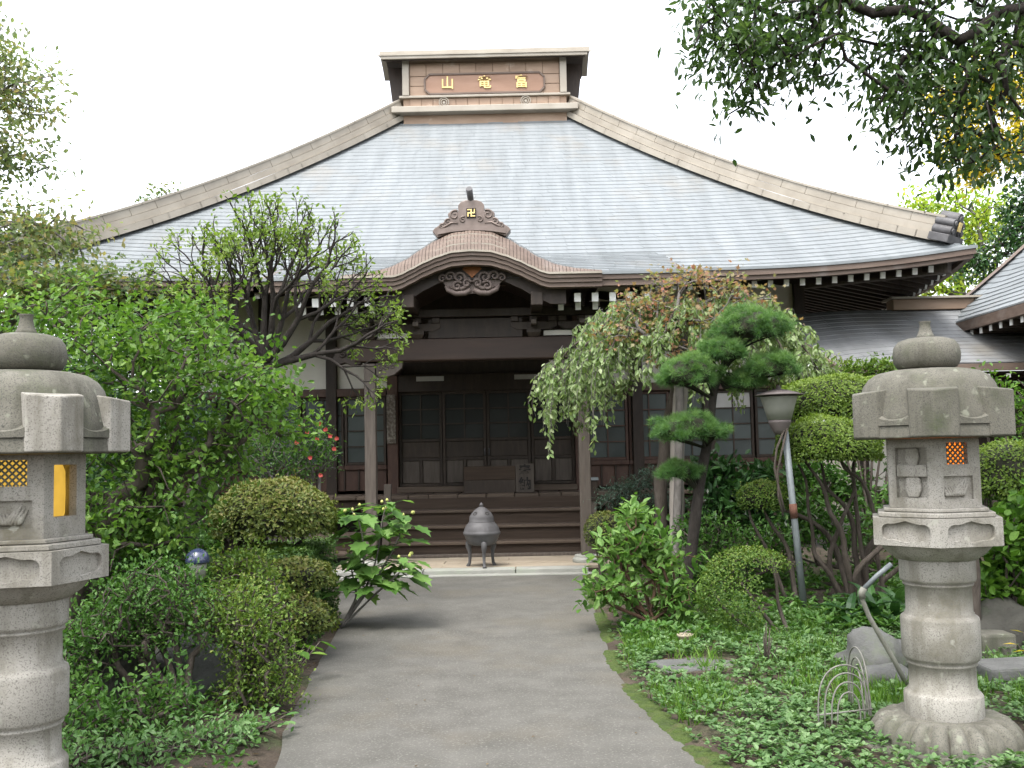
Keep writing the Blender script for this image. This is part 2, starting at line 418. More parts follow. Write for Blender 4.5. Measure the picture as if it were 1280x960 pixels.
# ------------------------------------------------------------------ temple hall
AX = -.6
temple = thing('temple_hall', 'wooden temple hall with wide pale slate hipped roof and curved porch gable', 'temple', (AX, 20, 0))
YE, YR, ZE = 15.0, 21.0, 4.35
def zm(t): return ZE + 3.75*t + .85*t*t
def hw(t): return 7.5 - 5.85*t
def lift(u, t): return .26*max(0.0, (abs(u)-.45)/.55)**2.4*(1-t)**3
def roof_pt(face, u, t, h=0.0):
    """face 0 front, 1 right, 2 back, 3 left; u -1..1 along the eave, t 0 eave .. 1 ridge, h above the deck."""
    a, bb = hw(t), 6.0*(1-t)
    z = zm(t) + lift(u, t) + h
    if face == 0: return Vector((AX+u*a, YR-bb, z))
    if face == 2: return Vector((AX-u*a, YR+bb, z))
    if face == 1: return Vector((AX+a, YR+u*bb, z))
    return Vector((AX-a, YR-u*bb, z))
deck = MB()
for fc in range(4):
    deck.grid(lambda i, j, fc=fc: roof_pt(fc, i*2-1, j, 0), 40, 24)
roof = deck.build('roof', M['shingle'], temple, origin=(AX, 21, 4))
# porch (kohai) roof and curved gable (karahafu) surfaces
PX, PY0, PY1, PZ = 2.9, 13.2, 16.2, 3.98
def zp(y): return PZ + .31*(y-PY0)
def kara(s, table):
    xs, zs = zip(*table)
    s = abs(s)
    for i in range(len(xs)-1):
        if xs[i] <= s <= xs[i+1]:
            k = (s-xs[i])/(xs[i+1]-xs[i]); k = k*k*(3-2*k)*.35 + k*.65
            return zs[i] + (zs[i+1]-zs[i])*k
    return zs[-1]
TB = [(0, 4.67), (.25, 4.645), (.5, 4.53), (.7, 4.405), (.9, 4.275), (1.15, 4.165), (1.4, 4.105), (1.7, 4.07), (9, 4.05)]
TA = [(0, 4.31), (.25, 4.295), (.45, 4.235), (.62, 4.165), (.8, 4.075), (.92, 4.015), (1.02, 3.985), (9, 3.975)]
porch_roof = MB().grid(lambda i, j: (AX-PX+2*PX*i, PY0+.02+(PY1-PY0)*j, zp(PY0+.02+(PY1-PY0)*j)-.012), 30, 12).build('porch_roof', M['shingle'], temple)

def shingles(surface, n_course, tile_w, width_of, singles_courses, parent, mat, dz=.023, jitter=True, tmax=1.0, skip=None, name='shingle'):
    """surface(u01, t, h) -> point. The lowest courses are single pieces, the others one mass."""
    V, F, made = [], [], 0
    for c in range(n_course):
        t0, t1 = c/n_course*tmax, min(1.0, (c+1.25)/n_course*tmax)
        w = width_of(t0); n = max(2, int(w/tile_w)); off = rng.uniform(0, 1)
        cuts = [0.0] + [float((i+off)/n) for i in range(n) if 0.004 < (i+off)/n < .996] + [1.0]
        for i in range(len(cuts)-1):
            u0, u1 = cuts[i]+.0016/w, cuts[i+1]-.0016/w
            if u1-u0 < .002: continue
            if skip and skip((u0+u1)/2, t0): continue
            j = rng.uniform(-.0008, .0008) if jitter else 0
            hh = dz + rng.uniform(-.003, .003)
            q = [surface(u0, t0+j, hh), surface(u1, t0+j, hh), surface(u1, t1, .002), surface(u0, t1, .002),
                 surface(u0, t0+j, .001), surface(u1, t0+j, .001)]
            fs = [(0,1,2,3), (4,5,1,0), (4,0,3), (5,2,1)]
            if c < singles_courses and made < 300:
                MB().add(q, fs).build(name, mat, parent); made += 1
            else:
                bz = len(V); V += [tuple(p) for p in q]; F += [tuple(bz+i for i in f) for f in fs]
    b = MB(); b.add(V, F)
    o = b.build(name+'_field', mat, parent); o['kind'] = 'stuff'
    return made
for fc in range(4):
    shingles(lambda u, t, h, fc=fc: roof_pt(fc, u*2-1, t, h), 46, .30 if fc == 0 else .9, (lambda t: 2*hw(t)) if fc in (0, 2) else (lambda t: 12*(1-t)+.4),
             9 if fc == 0 else 0, roof, M['shingle'],
             skip=(lambda u, t: t < .1 and abs((u*2-1)*hw(t)) < 2.75) if fc == 0 else None)
def zkara(s, y):          # top of the curved gable, running back into the slope
    return kara(s, TB) + .03*(y-13.45)
shingles(lambda u, t, h: Vector((AX-PX+2*PX*u, PY0+(PY1-PY0)*t, zp(PY0+(PY1-PY0)*t)+h)), 15, .30, lambda t: 2*PX, 0, porch_roof, M['shingle'],
         skip=lambda u, t: zkara((u*2-1)*PX, PY0+(PY1-PY0)*t) > zp(PY0+(PY1-PY0)*t)+.05)

# eave edges: metal line, fascia in two bands, soffit
def eave_band(face, z0, z1, out, name, mat, th=.05, n=44):
    b = MB()
    pts = []
    for i in range(n+1):
        u = i/n*2-1
        p = roof_pt(face, u, 0)
        o = Vector(((0, -1, 0), (1, 0, 0), (0, 1, 0), (-1, 0, 0))[face])
        pts.append((p, o))
    vs = []
    for i, (p, o) in enumerate(pts):
        e = out - (.006 if face in (1, 3) else 0)
        d = Vector(((1, 0, 0), (0, 1, 0), (-1, 0, 0), (0, -1, 0))[face])
        k = e if i == n else (-e if i == 0 else 0)
        f = p + o*e + d*k; g = p + o*(e-th) + d*k
        vs += [(f.x, f.y, p.z+z0), (f.x, f.y, p.z+z1), (g.x, g.y, p.z+z1), (g.x, g.y, p.z+z0)]
    fs = []
    for i in range(n):
        a, c = i*4, (i+1)*4
        for k in range(4): fs.append((a+k, c+k, c+(k+1) % 4, a+(k+1) % 4))
    fs += [(0, 1, 2, 3), (n*4+3, n*4+2, n*4+1, n*4)]
    return b.add(vs, fs).build(name, mat, temple)
for fc in range(4):
    eave_band(fc, -.015, .028, .055, 'eave_edge', M['shingle'], .12)
    eave_band(fc, -.10, -.017, .035, 'fascia', M['fascia'], .08)
    eave_band(fc, -.165, -.102, .0, 'fascia', M['fascia'], .09)
sof = MB()
WX0, WX1, WY0, WY1 = AX-5.5, AX+5.5, 17.0, 25.0
for fc in range(4):
    def s_fn(i, j, fc=fc):
        p = roof_pt(fc, i*2-1, 0)
        c = Vector((AX, YR, 0)); q = Vector((max(WX0, min(WX1, p.x)), max(WY0, min(WY1, p.y)), ZE+.28))
        p = p.copy(); p.z -= .11
        k = j
        return p.lerp(q, k) + (Vector((c.x, c.y, 0))-Vector((p.x, p.y, 0))).normalized()*.06*(1-k)
    sof.grid(s_fn, 30, 6, flip=True)
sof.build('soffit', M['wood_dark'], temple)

# rafters with white painted ends
rb = MB().box(-.036, .036, -.0, 2.1, -.05, .05); raft_m, _ = rb.mesh('rafter', M['wood_dark'], (0, 0, 0))
re_ = MB().box(-.037, .037, -.006, .03, -.051, .051); end_m, _ = re_.mesh('rafter_end', M['white'], (0, 0, 0))
def rafter(p, slope, rotz=0.0, sc=1.0, length=1.0):
    w = Matrix.Translation(Vector(p)) @ Matrix.Rotation(rotz, 4, 'Z') @ Matrix.Rotation(slope, 4, 'X') @ Matrix.Diagonal((sc, length, sc, 1))
    o = bpy.data.objects.new('rafter', raft_m); link(o, temple, w)
    e = bpy.data.objects.new('rafter_end', end_m); link(e, o, w @ Matrix.Diagonal((1, 1/length, 1, 1)))
x = -7.7
while x < 6.55:
    if abs(x-AX) > 2.6:
        u = (x-AX)/7.5
        z = ZE + lift(u, 0) - .205
        rafter((x, YE+.22, z), R(12.5) - lift(u, 0)*.09, 0, 1.0, max(.12, min(1.0, (7.3-abs(x-AX))/2.1)))
    x += .2465
y = YE + .5
while y < 22:
    u = (y-YR)/6.0
    for sx in (-1, 1):
        rafter((AX+sx*(7.5-.22), y, ZE+lift(u, 0)-.205), R(12.5), R(90)*sx, 1.0, max(.12, min(.95, (y-YE-.15)/2.1)))
    y += .2465
# hip corner beams
for sx in (-1, 1):
    b = MB().beam((AX+sx*(7.5-.25), YE+.25, ZE+lift(1, 0)-.24), (AX+sx*5.4, YE+2.05, ZE+.1), .16, .2)
    b.build('corner_rafter', M['wood_grey'], temple, .01)

# hip ridges: stacked covers made of single pieces
def hip(sx, sy):
    root = None
    n = 17
    def hp(t, h=0):
        p = roof_pt(0, sx, t, h)
        return p if sy < 0 else Vector((p.x, 2*YR-p.y, p.z))
    base = MB()
    for k in range(26):
        t0, t1 = .055+.925*k/26, .055+.925*(k+1)/26
        a, c = hp(t0, .04), hp(t1, .04); s, d, nn = frame(c-a)
        base.obox((a+c)/2, s, d, nn, .22, (c-a).length/2+.012, .055)
    root = base.build('hip_ridge', M['ridge'], temple)
    for k in range(n):
        t0, t1 = .06+.92*k/n, .06+.92*(k+1)/n
        a, c = hp(t0, .0), hp(t1, .0); s, d, nn = frame(c-a)
        L = (c-a).length/2
        m = (a+c)/2
        MB().obox(m+nn*.155, s, d, nn, .17, L-.0015, .06).build('ridge_course', M['ridge'], root)
        MB().obox(m+nn*.285, s, d, nn, .145, L-.004, .068).build('ridge_tile', M['ridge'], root, .006)
    cap = MB()
    for k in range(26):
        t0, t1 = .055+.925*k/26, .055+.925*(k+1)/26
        a, c = hp(t0, 0), hp(t1, 0); s, d, nn = frame(c-a)
        cap.obox((a+c)/2+nn*.37, s, d, nn, .165, (c-a).length/2+.012, .018)
    cap.build('ridge_cap', M['ridge'], root)
    # end ornament: scrolls, shield, crest plate
    a, c = hp(.052, 0), hp(.09, 0); s, d, nn = frame(a-c)      # d points down the hip, outward
    orn = MB()
    orn.obox(a+nn*.05+d*.02, s, d, nn, .27, .16, .06)
    for (ou, on, r) in ((-.15, .17, .075), (.15, .17, .075), (-.13, .295, .066), (.13, .295, .066), (0, .37, .10)):
        q = a + s*ou + nn*on
        orn.tube([q-d*.14, q+d*.16], r, 16)
        orn.tube([q+d*.155, q+d*.185], r*.6, 12)
    orn.obox(a+nn*.21, s, d, nn, .12, .13, .15)
    oo = orn.build('hip_end_ornament', M['bronze'], temple, .008)
    MB().obox(a+nn*.26+d*.185, s, d, nn, .05, .008, .07).build('crest_plate', M['gold'], oo)
for sx in (-1, 1):
    for sy in (-1, 1): hip(sx, sy)

# ridge house with name panel
RY0, RY1 = 20.55, 21.45
rh = MB()
rh.box(AX-1.72, AX+1.72, RY0+.06, RY1-.06, 8.60, 10.06)
ridge_house = rh.build('ridge_house', M['ridge_wood'], temple)
MB().box(AX-1.95, AX+1.95, RY0-.16, RY1+.16, 8.80, 8.93).build('ledge', M['ridge'], ridge_house, .012)
MB().box(AX-1.80, AX+1.80, RY0-.02, RY1+.02, 9.155, 9.205).build('ledge', M['ridge'], ridge_house, .008)
for sx in (-1, 1):
    MB().box(AX+sx*1.66-.07, AX+sx*1.66+.07, RY0-.03, RY0+.1, 9.205, 10.02).build('corner_post', M['ridge'], ridge_house, .008)
    # hanging end boards of the little roof
    MB().prism([(0, 0), (.26, .04), (.36, .88), (0, .88)], (AX+sx*1.735, RY0+.45, 9.12), (sx, 0, 0), (0, 0, 1), (0, .06, 0), 1).build('end_board', M['wood_dark'], ridge_house)
for row, (z0, z1) in enumerate(((8.935, 9.15), (9.21, 9.42), (9.425, 9.63), (9.635, 9.92))):      # copper sheets with joints
    n = (13, 9, 8, 9)[row]
    w = 3.16/n
    for k in range(n):
        MB().box(AX-1.58+k*w+.004, AX-1.58+(k+1)*w-.004, RY0+.035, RY0+.07, z0+.003, z1-.003).build('sheet', M['ridge_wood'], ridge_house, .004, seg=1)
c0 = .1
oct_o = [(-1.26+c0, 9.19+.05), (1.26-c0, 9.24), (1.26, 9.24+c0), (1.26, 9.66-c0), (1.26-c0, 9.66), (-1.26+c0, 9.66), (-1.26, 9.66-c0), (-1.26, 9.24+c0)]
fr = MB()
for i in range(8):
    a, c = oct_o[i], oct_o[(i+1) % 8]
    fr.beam((AX+a[0], RY0+.02, a[1]), (AX+c[0], RY0+.02, c[1]), .035, .05, up=(0, 1, 0))
fr.build('panel_frame', M['fascia'], ridge_house)
MB().prism([(p[0]*.985, p[1]) for p in oct_o], (AX, RY0+.032, 0), (1, 0, 0), (0, 0, 1), (0, -.012, 0), 1).build('name_panel', surf('name_panel_wood', [(0.25, (.22,.125,.08)), (0.7, (.29,.175,.12))], 3, rough=.6, bump=.1, mapping=(.5,1,2)), ridge_house)
def text(ch, size, loc, mat, parent, name='lettering', ext=.012, rot=(R(90), 0, 0), bold=.0):
    cu = bpy.data.curves.new(name, 'FONT'); cu.body = ch; cu.size = size; cu.extrude = ext; cu.offset = bold
    cu.align_x = 'CENTER'; cu.align_y = 'CENTER'
    tmp = bpy.data.objects.new('tmp', cu); scene.collection.objects.link(tmp)
    dg = bpy.context.evaluated_depsgraph_get()
    me = bpy.data.meshes.new_from_object(tmp.evaluated_get(dg)); me.name = name
    bpy.data.objects.remove(tmp); bpy.data.curves.remove(cu)
    me.materials.clear(); me.materials.append(mat)
    o = bpy.data.objects.new(name, me)
    from mathutils import Euler
    link(o, parent, Matrix.Translation(Vector(loc)) @ Euler(rot).to_matrix().to_4x4())
    return o
for ch, x in (('山', -.78), ('竜', 0), ('富', .78)):
    text(ch, .29, (AX+x, RY0+.005, 9.45), M['gold'], ridge_house, bold=.004)
for x in (-.86, .86):
    em = MB()
    for r in (.10, .06):
        em.tube([(AX+x+r*math.cos(a), RY0-.0, 9.05+r*math.sin(a)) for a in np.linspace(0, 2*math.pi, 25)], .012, 6, cap=False)
    em.tube([(AX+x, RY0+.03, 9.05), (AX+x, RY0-.0, 9.05)], .03, 10)
    em.build('round_crest', M['ridge'], ridge_house)
rr = MB()
prof = [(-.62, 10.0), (-.30, 10.14), (0, 10.22), (.30, 10.14), (.62, 10.0)]
poly = prof + [(y, z-.1) for y, z in reversed(prof)]
rr.prism([(y, z) for y, z in reversed(poly)], (AX-2.12, 21.0, 0), (0, 1, 0), (0, 0, 1), (1, 0, 0), 4.24)
rt = rr.build('ridge_roof', M['wood_dark'], ridge_house)
MB().box(AX-2.16, AX+2.16, 20.32, 20.37, 9.92, 10.02).build('ridge_fascia', M['ridge'], ridge_house, .006)
b = MB()
prof2 = [(-.70, 10.015), (-.32, 10.17), (0, 10.25), (.32, 10.17), (.70, 10.015)]
poly2 = prof2 + [(y, z-.03) for y, z in reversed(prof2)]
b.prism([(y, z) for y, z in reversed(poly2)], (AX-2.25, 21.0, 0), (0, 1, 0), (0, 0, 1), (1, 0, 0), 4.5)
b.box(AX-2.25, AX+2.25, 20.85, 21.15, 10.22, 10.31)
b.build('ridge_cover', M['ridge'], ridge_house)

# ------------------------------------------------------------------ porch: straight eaves and curved gable
def band(z_fn0, z_fn1, y0, y1, name, mat, x0=-PX, x1=PX, n=90, parent=temple):
    """A strip that follows the gable curve: front face, top, bottom, back."""
    vs, fs = [], []
    for i in range(n+1):
        s = x0 + (x1-x0)*i/n
        a, c = z_fn0(s), z_fn1(s)
        vs += [(AX+s, y0, a), (AX+s, y0, c), (AX+s, y1, c), (AX+s, y1, a)]
    for i in range(n):
        a, c = i*4, (i+1)*4
        for k in range(4): fs.append((a+k, c+k, c+(k+1) % 4, a+(k+1) % 4))
    fs += [(0, 1, 2, 3), (n*4+3, n*4+2, n*4+1, n*4)]
    return MB().add(vs, fs).build(name, mat, parent)
kA = lambda s: kara(s, TA); kB = lambda s: kara(s, TB)
KW = 1.72
fa = band(lambda s: kA(s)-.175, lambda s: kA(s)-.115, 13.06, 13.2, 'gable_fascia', M['fascia'], -KW, KW)
band(lambda s: kA(s)-.115, lambda s: kA(s)-.06, 13.035, 13.2, 'fascia_course', M['fascia'], -KW, KW, parent=fa)
band(lambda s: kA(s)-.06, lambda s: kA(s)-.012, 13.01, 13.2, 'fascia_course', M['fascia'], -KW, KW, parent=fa)
band(lambda s: kA(s)-.012, lambda s: kA(s)+.014, 12.985, 13.2, 'gable_edge', M['ridge'], -KW, KW, parent=fa)
for sx in (-1, 1):
    a, c = (KW+.003, PX) if sx > 0 else (-PX, -KW-.003)
    pf = band(lambda s: PZ-.155, lambda s: PZ-.075, 13.10, 13.25, 'porch_fascia', M['fascia'], a, c, 4)
    band(lambda s: PZ-.073, lambda s: PZ-.012, 13.075, 13.25, 'fascia_course', M['fascia'], a, c, 4, parent=pf)
    band(lambda s: PZ-.010, lambda s: PZ+.028, 13.055, 13.25, 'eave_edge', M['shingle'], a, c, 4, parent=pf)
    sd = MB()
    xx = AX+sx*PX
    sd.add([(xx, 13.1, PZ-.155), (xx, 16.0, zp(16.0)-.155), (xx, 16.0, zp(16.0)-.006), (xx, 13.1, PZ-.006)] +
           [(xx-sx*.08, 13.1, PZ-.155), (xx-sx*.08, 16.0, zp(16.0)-.155), (xx-sx*.08, 16.0, zp(16.0)-.006), (xx-sx*.08, 13.1, PZ-.006)],
           [(0,1,2,3), (7,6,5,4), (0,3,7,4), (0,4,5,1), (3,2,6,7)])
    sd.build('verge_board', M['fascia'], temple)
# thick rolled edge of the curved gable: narrow sheets side by side
edge = MB()
N = 74
for i in range(N):
    s0, s1 = -KW+2*KW*i/N+.0025, -KW+2*KW*(i+1)/N-.0025
    def row(s, k):
        za, zb = kA(s)+.014, kB(s)
        yy = 13.0 + .42*k**1.25
        return (AX+s, yy, za + (zb-za)*math.sin(k*math.pi/2)**.9)
    ks = [0, .2, .4, .6, .8, 1.0]
    vs = [row(s0, k) for k in ks] + [row(s1, k) for k in ks]
    jj = rng.uniform(-.006, .006)
    vs = [(p[0], p[1]+jj, p[2]) for p in vs]
    edge.add(vs, [(j, j+6, j+7, j+1) for j in range(5)], False)
ee = edge.build('gable_roll', M['fascia'], temple)
for h, ww in ((.28, .47), (.5, .42), (.72, .36)):       # stepped central sheets
    band(lambda s, h=h: kA(s)+.014+(kB(s)-kA(s)-.014)*h-.012, lambda s, h=h: kA(s)+.014+(kB(s)-kA(s)-.014)*h+.006, 12.985+.42*(h*.72)**1.25, 13.3, 'roll_seam', M['ridge'], -ww, ww, 20, parent=ee)
MB().grid(lambda i, j: (AX-KW+2*KW*i, 13.40+2.6*j, zkara(-KW+2*KW*i, 13.40+2.6*j)), 60, 10).build('gable_roof', M['shingle'], temple)
kc = MB()
for c in range(13):                                      # courses on the curved roof
    y0 = 13.39 + c*.2
    for i in range(46):
        s0, s1 = -1.66+3.32*i/46+.003, -1.66+3.32*(i+1)/46-.003
        kc.add([(AX+s0, y0, zkara(s0, y0)+.028), (AX+s1, y0, zkara(s1, y0)+.028), (AX+s1, y0+.24, zkara(s1, y0+.24)+.004), (AX+s0, y0+.24, zkara(s0, y0+.24)+.004),
                (AX+s0, y0, zkara(s0, y0)), (AX+s1, y0, zkara(s1, y0))], [(0,1,2,3), (4,5,1,0)])
kk = kc.build('shingle_field', M['shingle'], temple); kk['kind'] = 'stuff'
# inner arch board, ceiling of the gable, small wedge of orange tone
band(lambda s: kA(s)*.9+.03 if abs(s) > 1.0 else kA(s)-.30-.05*(abs(s)/1.0)**2, lambda s: kA(s)-.15, 13.24, 13.32, 'arch_board', M['wood_dark'], -1.25, 1.25, 60)
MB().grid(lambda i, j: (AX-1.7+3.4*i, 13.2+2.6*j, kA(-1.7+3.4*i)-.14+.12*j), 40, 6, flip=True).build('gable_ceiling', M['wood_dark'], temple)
for sx in (-1, 1):
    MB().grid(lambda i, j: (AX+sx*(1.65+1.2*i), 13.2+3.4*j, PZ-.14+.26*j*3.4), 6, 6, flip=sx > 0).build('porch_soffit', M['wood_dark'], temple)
MB().prism([(-.13, .0), (.0, -.12), (.13, .0), (.1, .03), (-.1, .03)], (AX, 13.235, kA(0)-.20), (1, 0, 0), (0, 0, 1), (0, .05, 0), 1).build('orange_wedge', M['orange_brown'], temple)
# pendant carving: curling waves
pc = MB()
def spiral(cx, cz, r0, turns, sgn, a0, thick):
    pts, rd = [], []
    for k in range(26):
        f = k/25; a = a0 + sgn*turns*2*math.pi*f; r = r0*(1-f*.86)
        pts.append((AX+cx+r*math.cos(a), 13.225-.015*f, cz+r*math.sin(a))); rd.append(thick*(1-.45*f))
    return pts, rd
ZC = 3.93
for sx in (-1, 1):
    for cx, cz, r0, a0 in ((.17, .06, .085, 3.9), (.30, .075, .075, 3.6), (.40, .05, .062, 3.4), (.20, -.055, .07, 2.6), (.07, -.02, .06, 2.9)):
        pts, rd = spiral(sx*cx, ZC+cz, r0, 1.35, -sx, a0 if sx > 0 else math.pi-a0, .021)
        pc.tube(pts, rd, 7)
    pc.tube([(AX+sx*x, 13.24, ZC+z) for x, z in ((.02, -.1), (.1, -.145), (.22, -.15), (.33, -.1), (.36, -.04))], [.03, .038, .036, .03, .016], 8)
    pc.tube([(AX+sx*x, 13.235, ZC+z) for x, z in ((.04, -.02), (.13, -.085), (.24, -.09), (.3, -.05))], [.03, .028, .024, .012], 8)
poly = [(-.36, -.03), (-.33, -.11), (-.2, -.165), (0, -.15), (.2, -.165), (.33, -.11), (.36, -.03), (.42, .03), (.36, .12), (.2, .13), (.06, .08), (0, .05), (-.06, .08), (-.2, .13), (-.36, .12), (-.42, .03)]
pc.prism(poly, (AX, 13.27, ZC), (1, 0, 0), (0, 0, 1), (0, -.02, 0), 1)
pc.build('gable_pendant', surf('carved_wood', [(.25, (.075,.055,.047)), (.6, (.12,.092,.08)), (.85, (.16,.13,.115))], 9, rough=.7, bump=.2), temple)

# ornament on top of the gable: cloud-edged shield with scrolls, gold plate and horn
ox, oy, oz = AX, 13.42, 4.60
k_ = 1/4.92/92.0
sil = [(350,325),(318,285),(330,268),(378,236),(420,207),(414,180),(438,156),(478,166),(478,126),(496,106),(525,96)]
sil = [((x-558)*k_, (308-y)*k_) for x, y in sil]
full = sil + [(-x, z) for x, z in reversed(sil)]
full = full[::-1]
full = full + [(f*.42*-1, .0+.035*(1-(f)**2)) for f in (.75, .4, 0, -.4, -.75)][::1]
orn = MB().prism(full, (ox, oy+.1, oz), (1, 0, 0), (0, 0, 1), (0, -.2, 0), 1)
og = orn.build('gable_ornament', M['copper'], temple, .008)
cr = MB()
for sx in (-1, 1):
    for cx, cz, r0 in ((.225, .265, .07), (.115, .20, .045), (.32, .165, .05), (.40, .115, .035)):
        pts = []
        for q in range(22):
            f = q/21; a = (2.2 if sx > 0 else .94) - sx*f*8.0; r = r0*(1-.8*f)
            pts.append((ox+sx*cx+r*math.cos(a), oy-.105, oz+cz+r*math.sin(a)))
        cr.tube(pts, [.013*(1-.4*q/21) for q in range(22)], 6)
    cr.tube([(ox+sx*x, oy-.10, oz+z) for x, z in ((.44, .07), (.36, .11), (.27, .16), (.18, .15))], [.012, .018, .016, .01], 6)
cr.build('scroll', M['copper'], og)
bb_ = MB().grid(lambda i, j: (ox-.46+.92*i, oy-.13-.03*j, oz-.0+.055*j+.05*(1-(2*i-1)**2)-.02), 20, 1)
band(lambda s: 4.595+.05*(1-(s/.46)**2), lambda s: 4.665+.05*(1-(s/.46)**2), oy-.135, oy+.12, 'ornament_base', M['copper'], -.46, .46, 20, parent=og)
MB().box(ox-.064, ox+.064, oy-.116, oy-.10, oz+.222, oz+.352).build('crest_backing', M['ink'], og)
g = MB(); ccz = oz+.287; a_, th = .052, .0085
def bar(x0, x1, z0, z1): g.box(ox+x0, ox+x1, oy-.124, oy-.117, ccz+z0, ccz+z1)
bar(-a_, a_, -th, th); bar(-th, th, th+.0005, a_); bar(-th, th, -a_, -th-.0005)
bar(-a_, -th-.0006, a_-2*th, a_); bar(th+.0006, a_, -a_, -a_+2*th)                 # top arm to the left, bottom arm to the right
bar(-a_, -a_+2*th, -a_, -th-.0006); bar(a_-2*th, a_, th+.0006, a_)                # left arm downward, right arm upward
g.build('crest', M['gold'], og)
hn = MB().tube([(ox, oy+.05, oz+.36), (ox, oy-.03, oz+.44), (ox-.01, oy-.10, oz+.52), (ox-.02, oy-.20, oz+.60)], [.04, .042, .044, .046], 14)
hn.build('horn', M['bronze'], og)

M['beam'] = surf('beam_timber', [(.25, (.020,.011,.007)), (.6, (.036,.020,.013)), (.85, (.058,.035,.024))], 4, rough=.6, bump=.15, mapping=(.3, 1, 2))
# ------------------------------------------------------------------ porch timberwork
PYP = 14.0
PLX = (-2.09, .89)
for x in PLX:
    MB().box(x-.078, x+.078, PYP-.078, PYP+.078, .19, 2.93).build('porch_pillar', M['wood_grey'], temple, .012)
    MB().lathe([(.20, 0), (.20, .05), (.17, .07), (.17, .1)], 24, (x, PYP, .12)).build('pillar_base', M['kerb'], temple, .006)
beam = MB().box(-2.3, 1.1, PYP-.11, PYP+.11, 2.95, 3.26).build('porch_beam', M['beam'], temple, .02)
for x in PLX:                                            # carved noses outside, carved elbow brackets inside
    sx = -1 if x < AX else 1
    nb = MB()
    nose = [(0, 0), (.12, -.03), (.22, .02), (.34, -.01), (.40, .07), (.36, .13), (.42, .2), (.33, .24), (.25, .2), (.15, .28), (0, .3)]
    nb.prism(nose if sx > 0 else nose, (x+sx*.12, PYP+.09, 2.93), (sx, 0, 0), (0, 0, 1), (0, -.18, 0), 1)
    for q in range(3):
        cx = x+sx*(.17+.1*q)
        nb.tube([(cx+.05*(1-f*.7)*math.cos(f*9), PYP-.1, 3.06+.05*(1-f*.7)*math.sin(f*9)) for f in np.linspace(0, 1, 18)], .014, 6)
    nb.build('beam_nose', M['wood_dark'], temple, .01)
    eb = MB().prism([(0, 0), (0, -.2), (.12, -.21), (.25, -.17), (.36, -.08), (.38, 0)], (x-sx*.09, PYP+.06, 2.94), (-sx, 0, 0), (0, 0, 1), (0, -.12, 0), 1)
    for q in range(3):
        cx = x-sx*(.15+.085*q)
        eb.tube([(cx+.04*(1-f*.7)*math.cos(f*8+q), PYP-.065, 2.86+.015*q+.04*(1-f*.7)*math.sin(f*8+q)) for f in np.linspace(0, 1, 16)], .01, 6)
    eb.build('elbow_bracket', M['wood_grey'], temple, .008)
def bracket(x, y, z, mat, k=1.0):
    b = MB()
    b.add([(x-.09*k, y-.09*k, z), (x+.09*k, y-.09*k, z), (x+.09*k, y+.09*k, z), (x-.09*k, y+.09*k, z),
           (x-.13*k, y-.13*k, z+.08*k), (x+.13*k, y-.13*k, z+.08*k), (x+.13*k, y+.13*k, z+.08*k), (x-.13*k, y+.13*k, z+.08*k),
           (x-.13*k, y-.13*k, z+.14*k), (x+.13*k, y-.13*k, z+.14*k), (x+.13*k, y+.13*k, z+.14*k), (x-.13*k, y+.13*k, z+.14*k)],
          [(3,2,1,0), (0,1,5,4), (1,2,6,5), (2,3,7,6), (3,0,4,7), (4,5,9,8), (5,6,10,9), (6,7,11,10), (7,4,8,11), (8,9,10,11)])
    br = b.build('bracket', mat, temple, .006)
    MB().prism([(-.42*k, .12*k), (-.42*k, .04*k), (-.3*k, -.02*k), (.3*k, -.02*k), (.42*k, .04*k), (.42*k, .12*k)], (x, y+.05*k, z+.16*k), (1,0,0), (0,0,1), (0, -.1*k, 0), 1).build('bracket_arm', mat, br, .006)
    for q in (-.34, 0, .34):
        MB().box(x+q*k-.07*k, x+q*k+.07*k, y-.075*k, y+.075*k, z+.285*k, z+.38*k).build('bearing_block', mat, br, .008)
    MB().box(x-.05*k, x+.05*k, y-.36*k, y-.06*k, z+.20*k, z+.28*k).build('nosing', M['wood_grey'], br, .008)
for x in (-2.09, -1.42, .22, .89):
    bracket(x, PYP, 3.262, M['wood_door'], .78)
MB().box(-2.95, 1.75, PYP-.07, PYP+.07, 3.565, 3.68).build('eave_purlin', M['wood_dark'], temple, .01)
for x0, x1 in ((-1.26, .06),):
    MB().box(x0, x1, PYP-.03, PYP+.03, 3.275, 3.54).build('transom_carving', M['wood_dark'], temple)
for x0, x1 in ((-1.98, -1.56), (.36, .78)):
    MB().box(x0, x1, PYP+.02, PYP+.05, 3.29, 3.36).build('plaster_strip', M['plaster'], temple)
for k in range(6):
    for sx in (-1, 1):
        rafter((AX+sx*(1.17+.235*k), 13.27, 3.70), R(10), 0, 1.15, .9)
        rafter((AX+sx*(1.17+.235*k)+.02, 13.52, 3.62), R(9), 0, 1.0, .8)
for sx in (-1, 1):                                      # bluish end blocks below the arch board
    MB().box(AX+sx*.86-.08, AX+sx*.86+.08, 13.2, 14.0, 3.60, 3.78).build('purlin_end', M['wood_door'], temple, .01)
# rainbow beams from the porch pillars back to the wall
for x in PLX:
    MB().tube([(x, 14.05, 2.99), (x, 14.8, 3.22), (x, 15.8, 3.28), (x, 17.0, 3.1)], [.11, .12, .12, .11], 10).build('rainbow_beam', M['wood_dark'], temple)

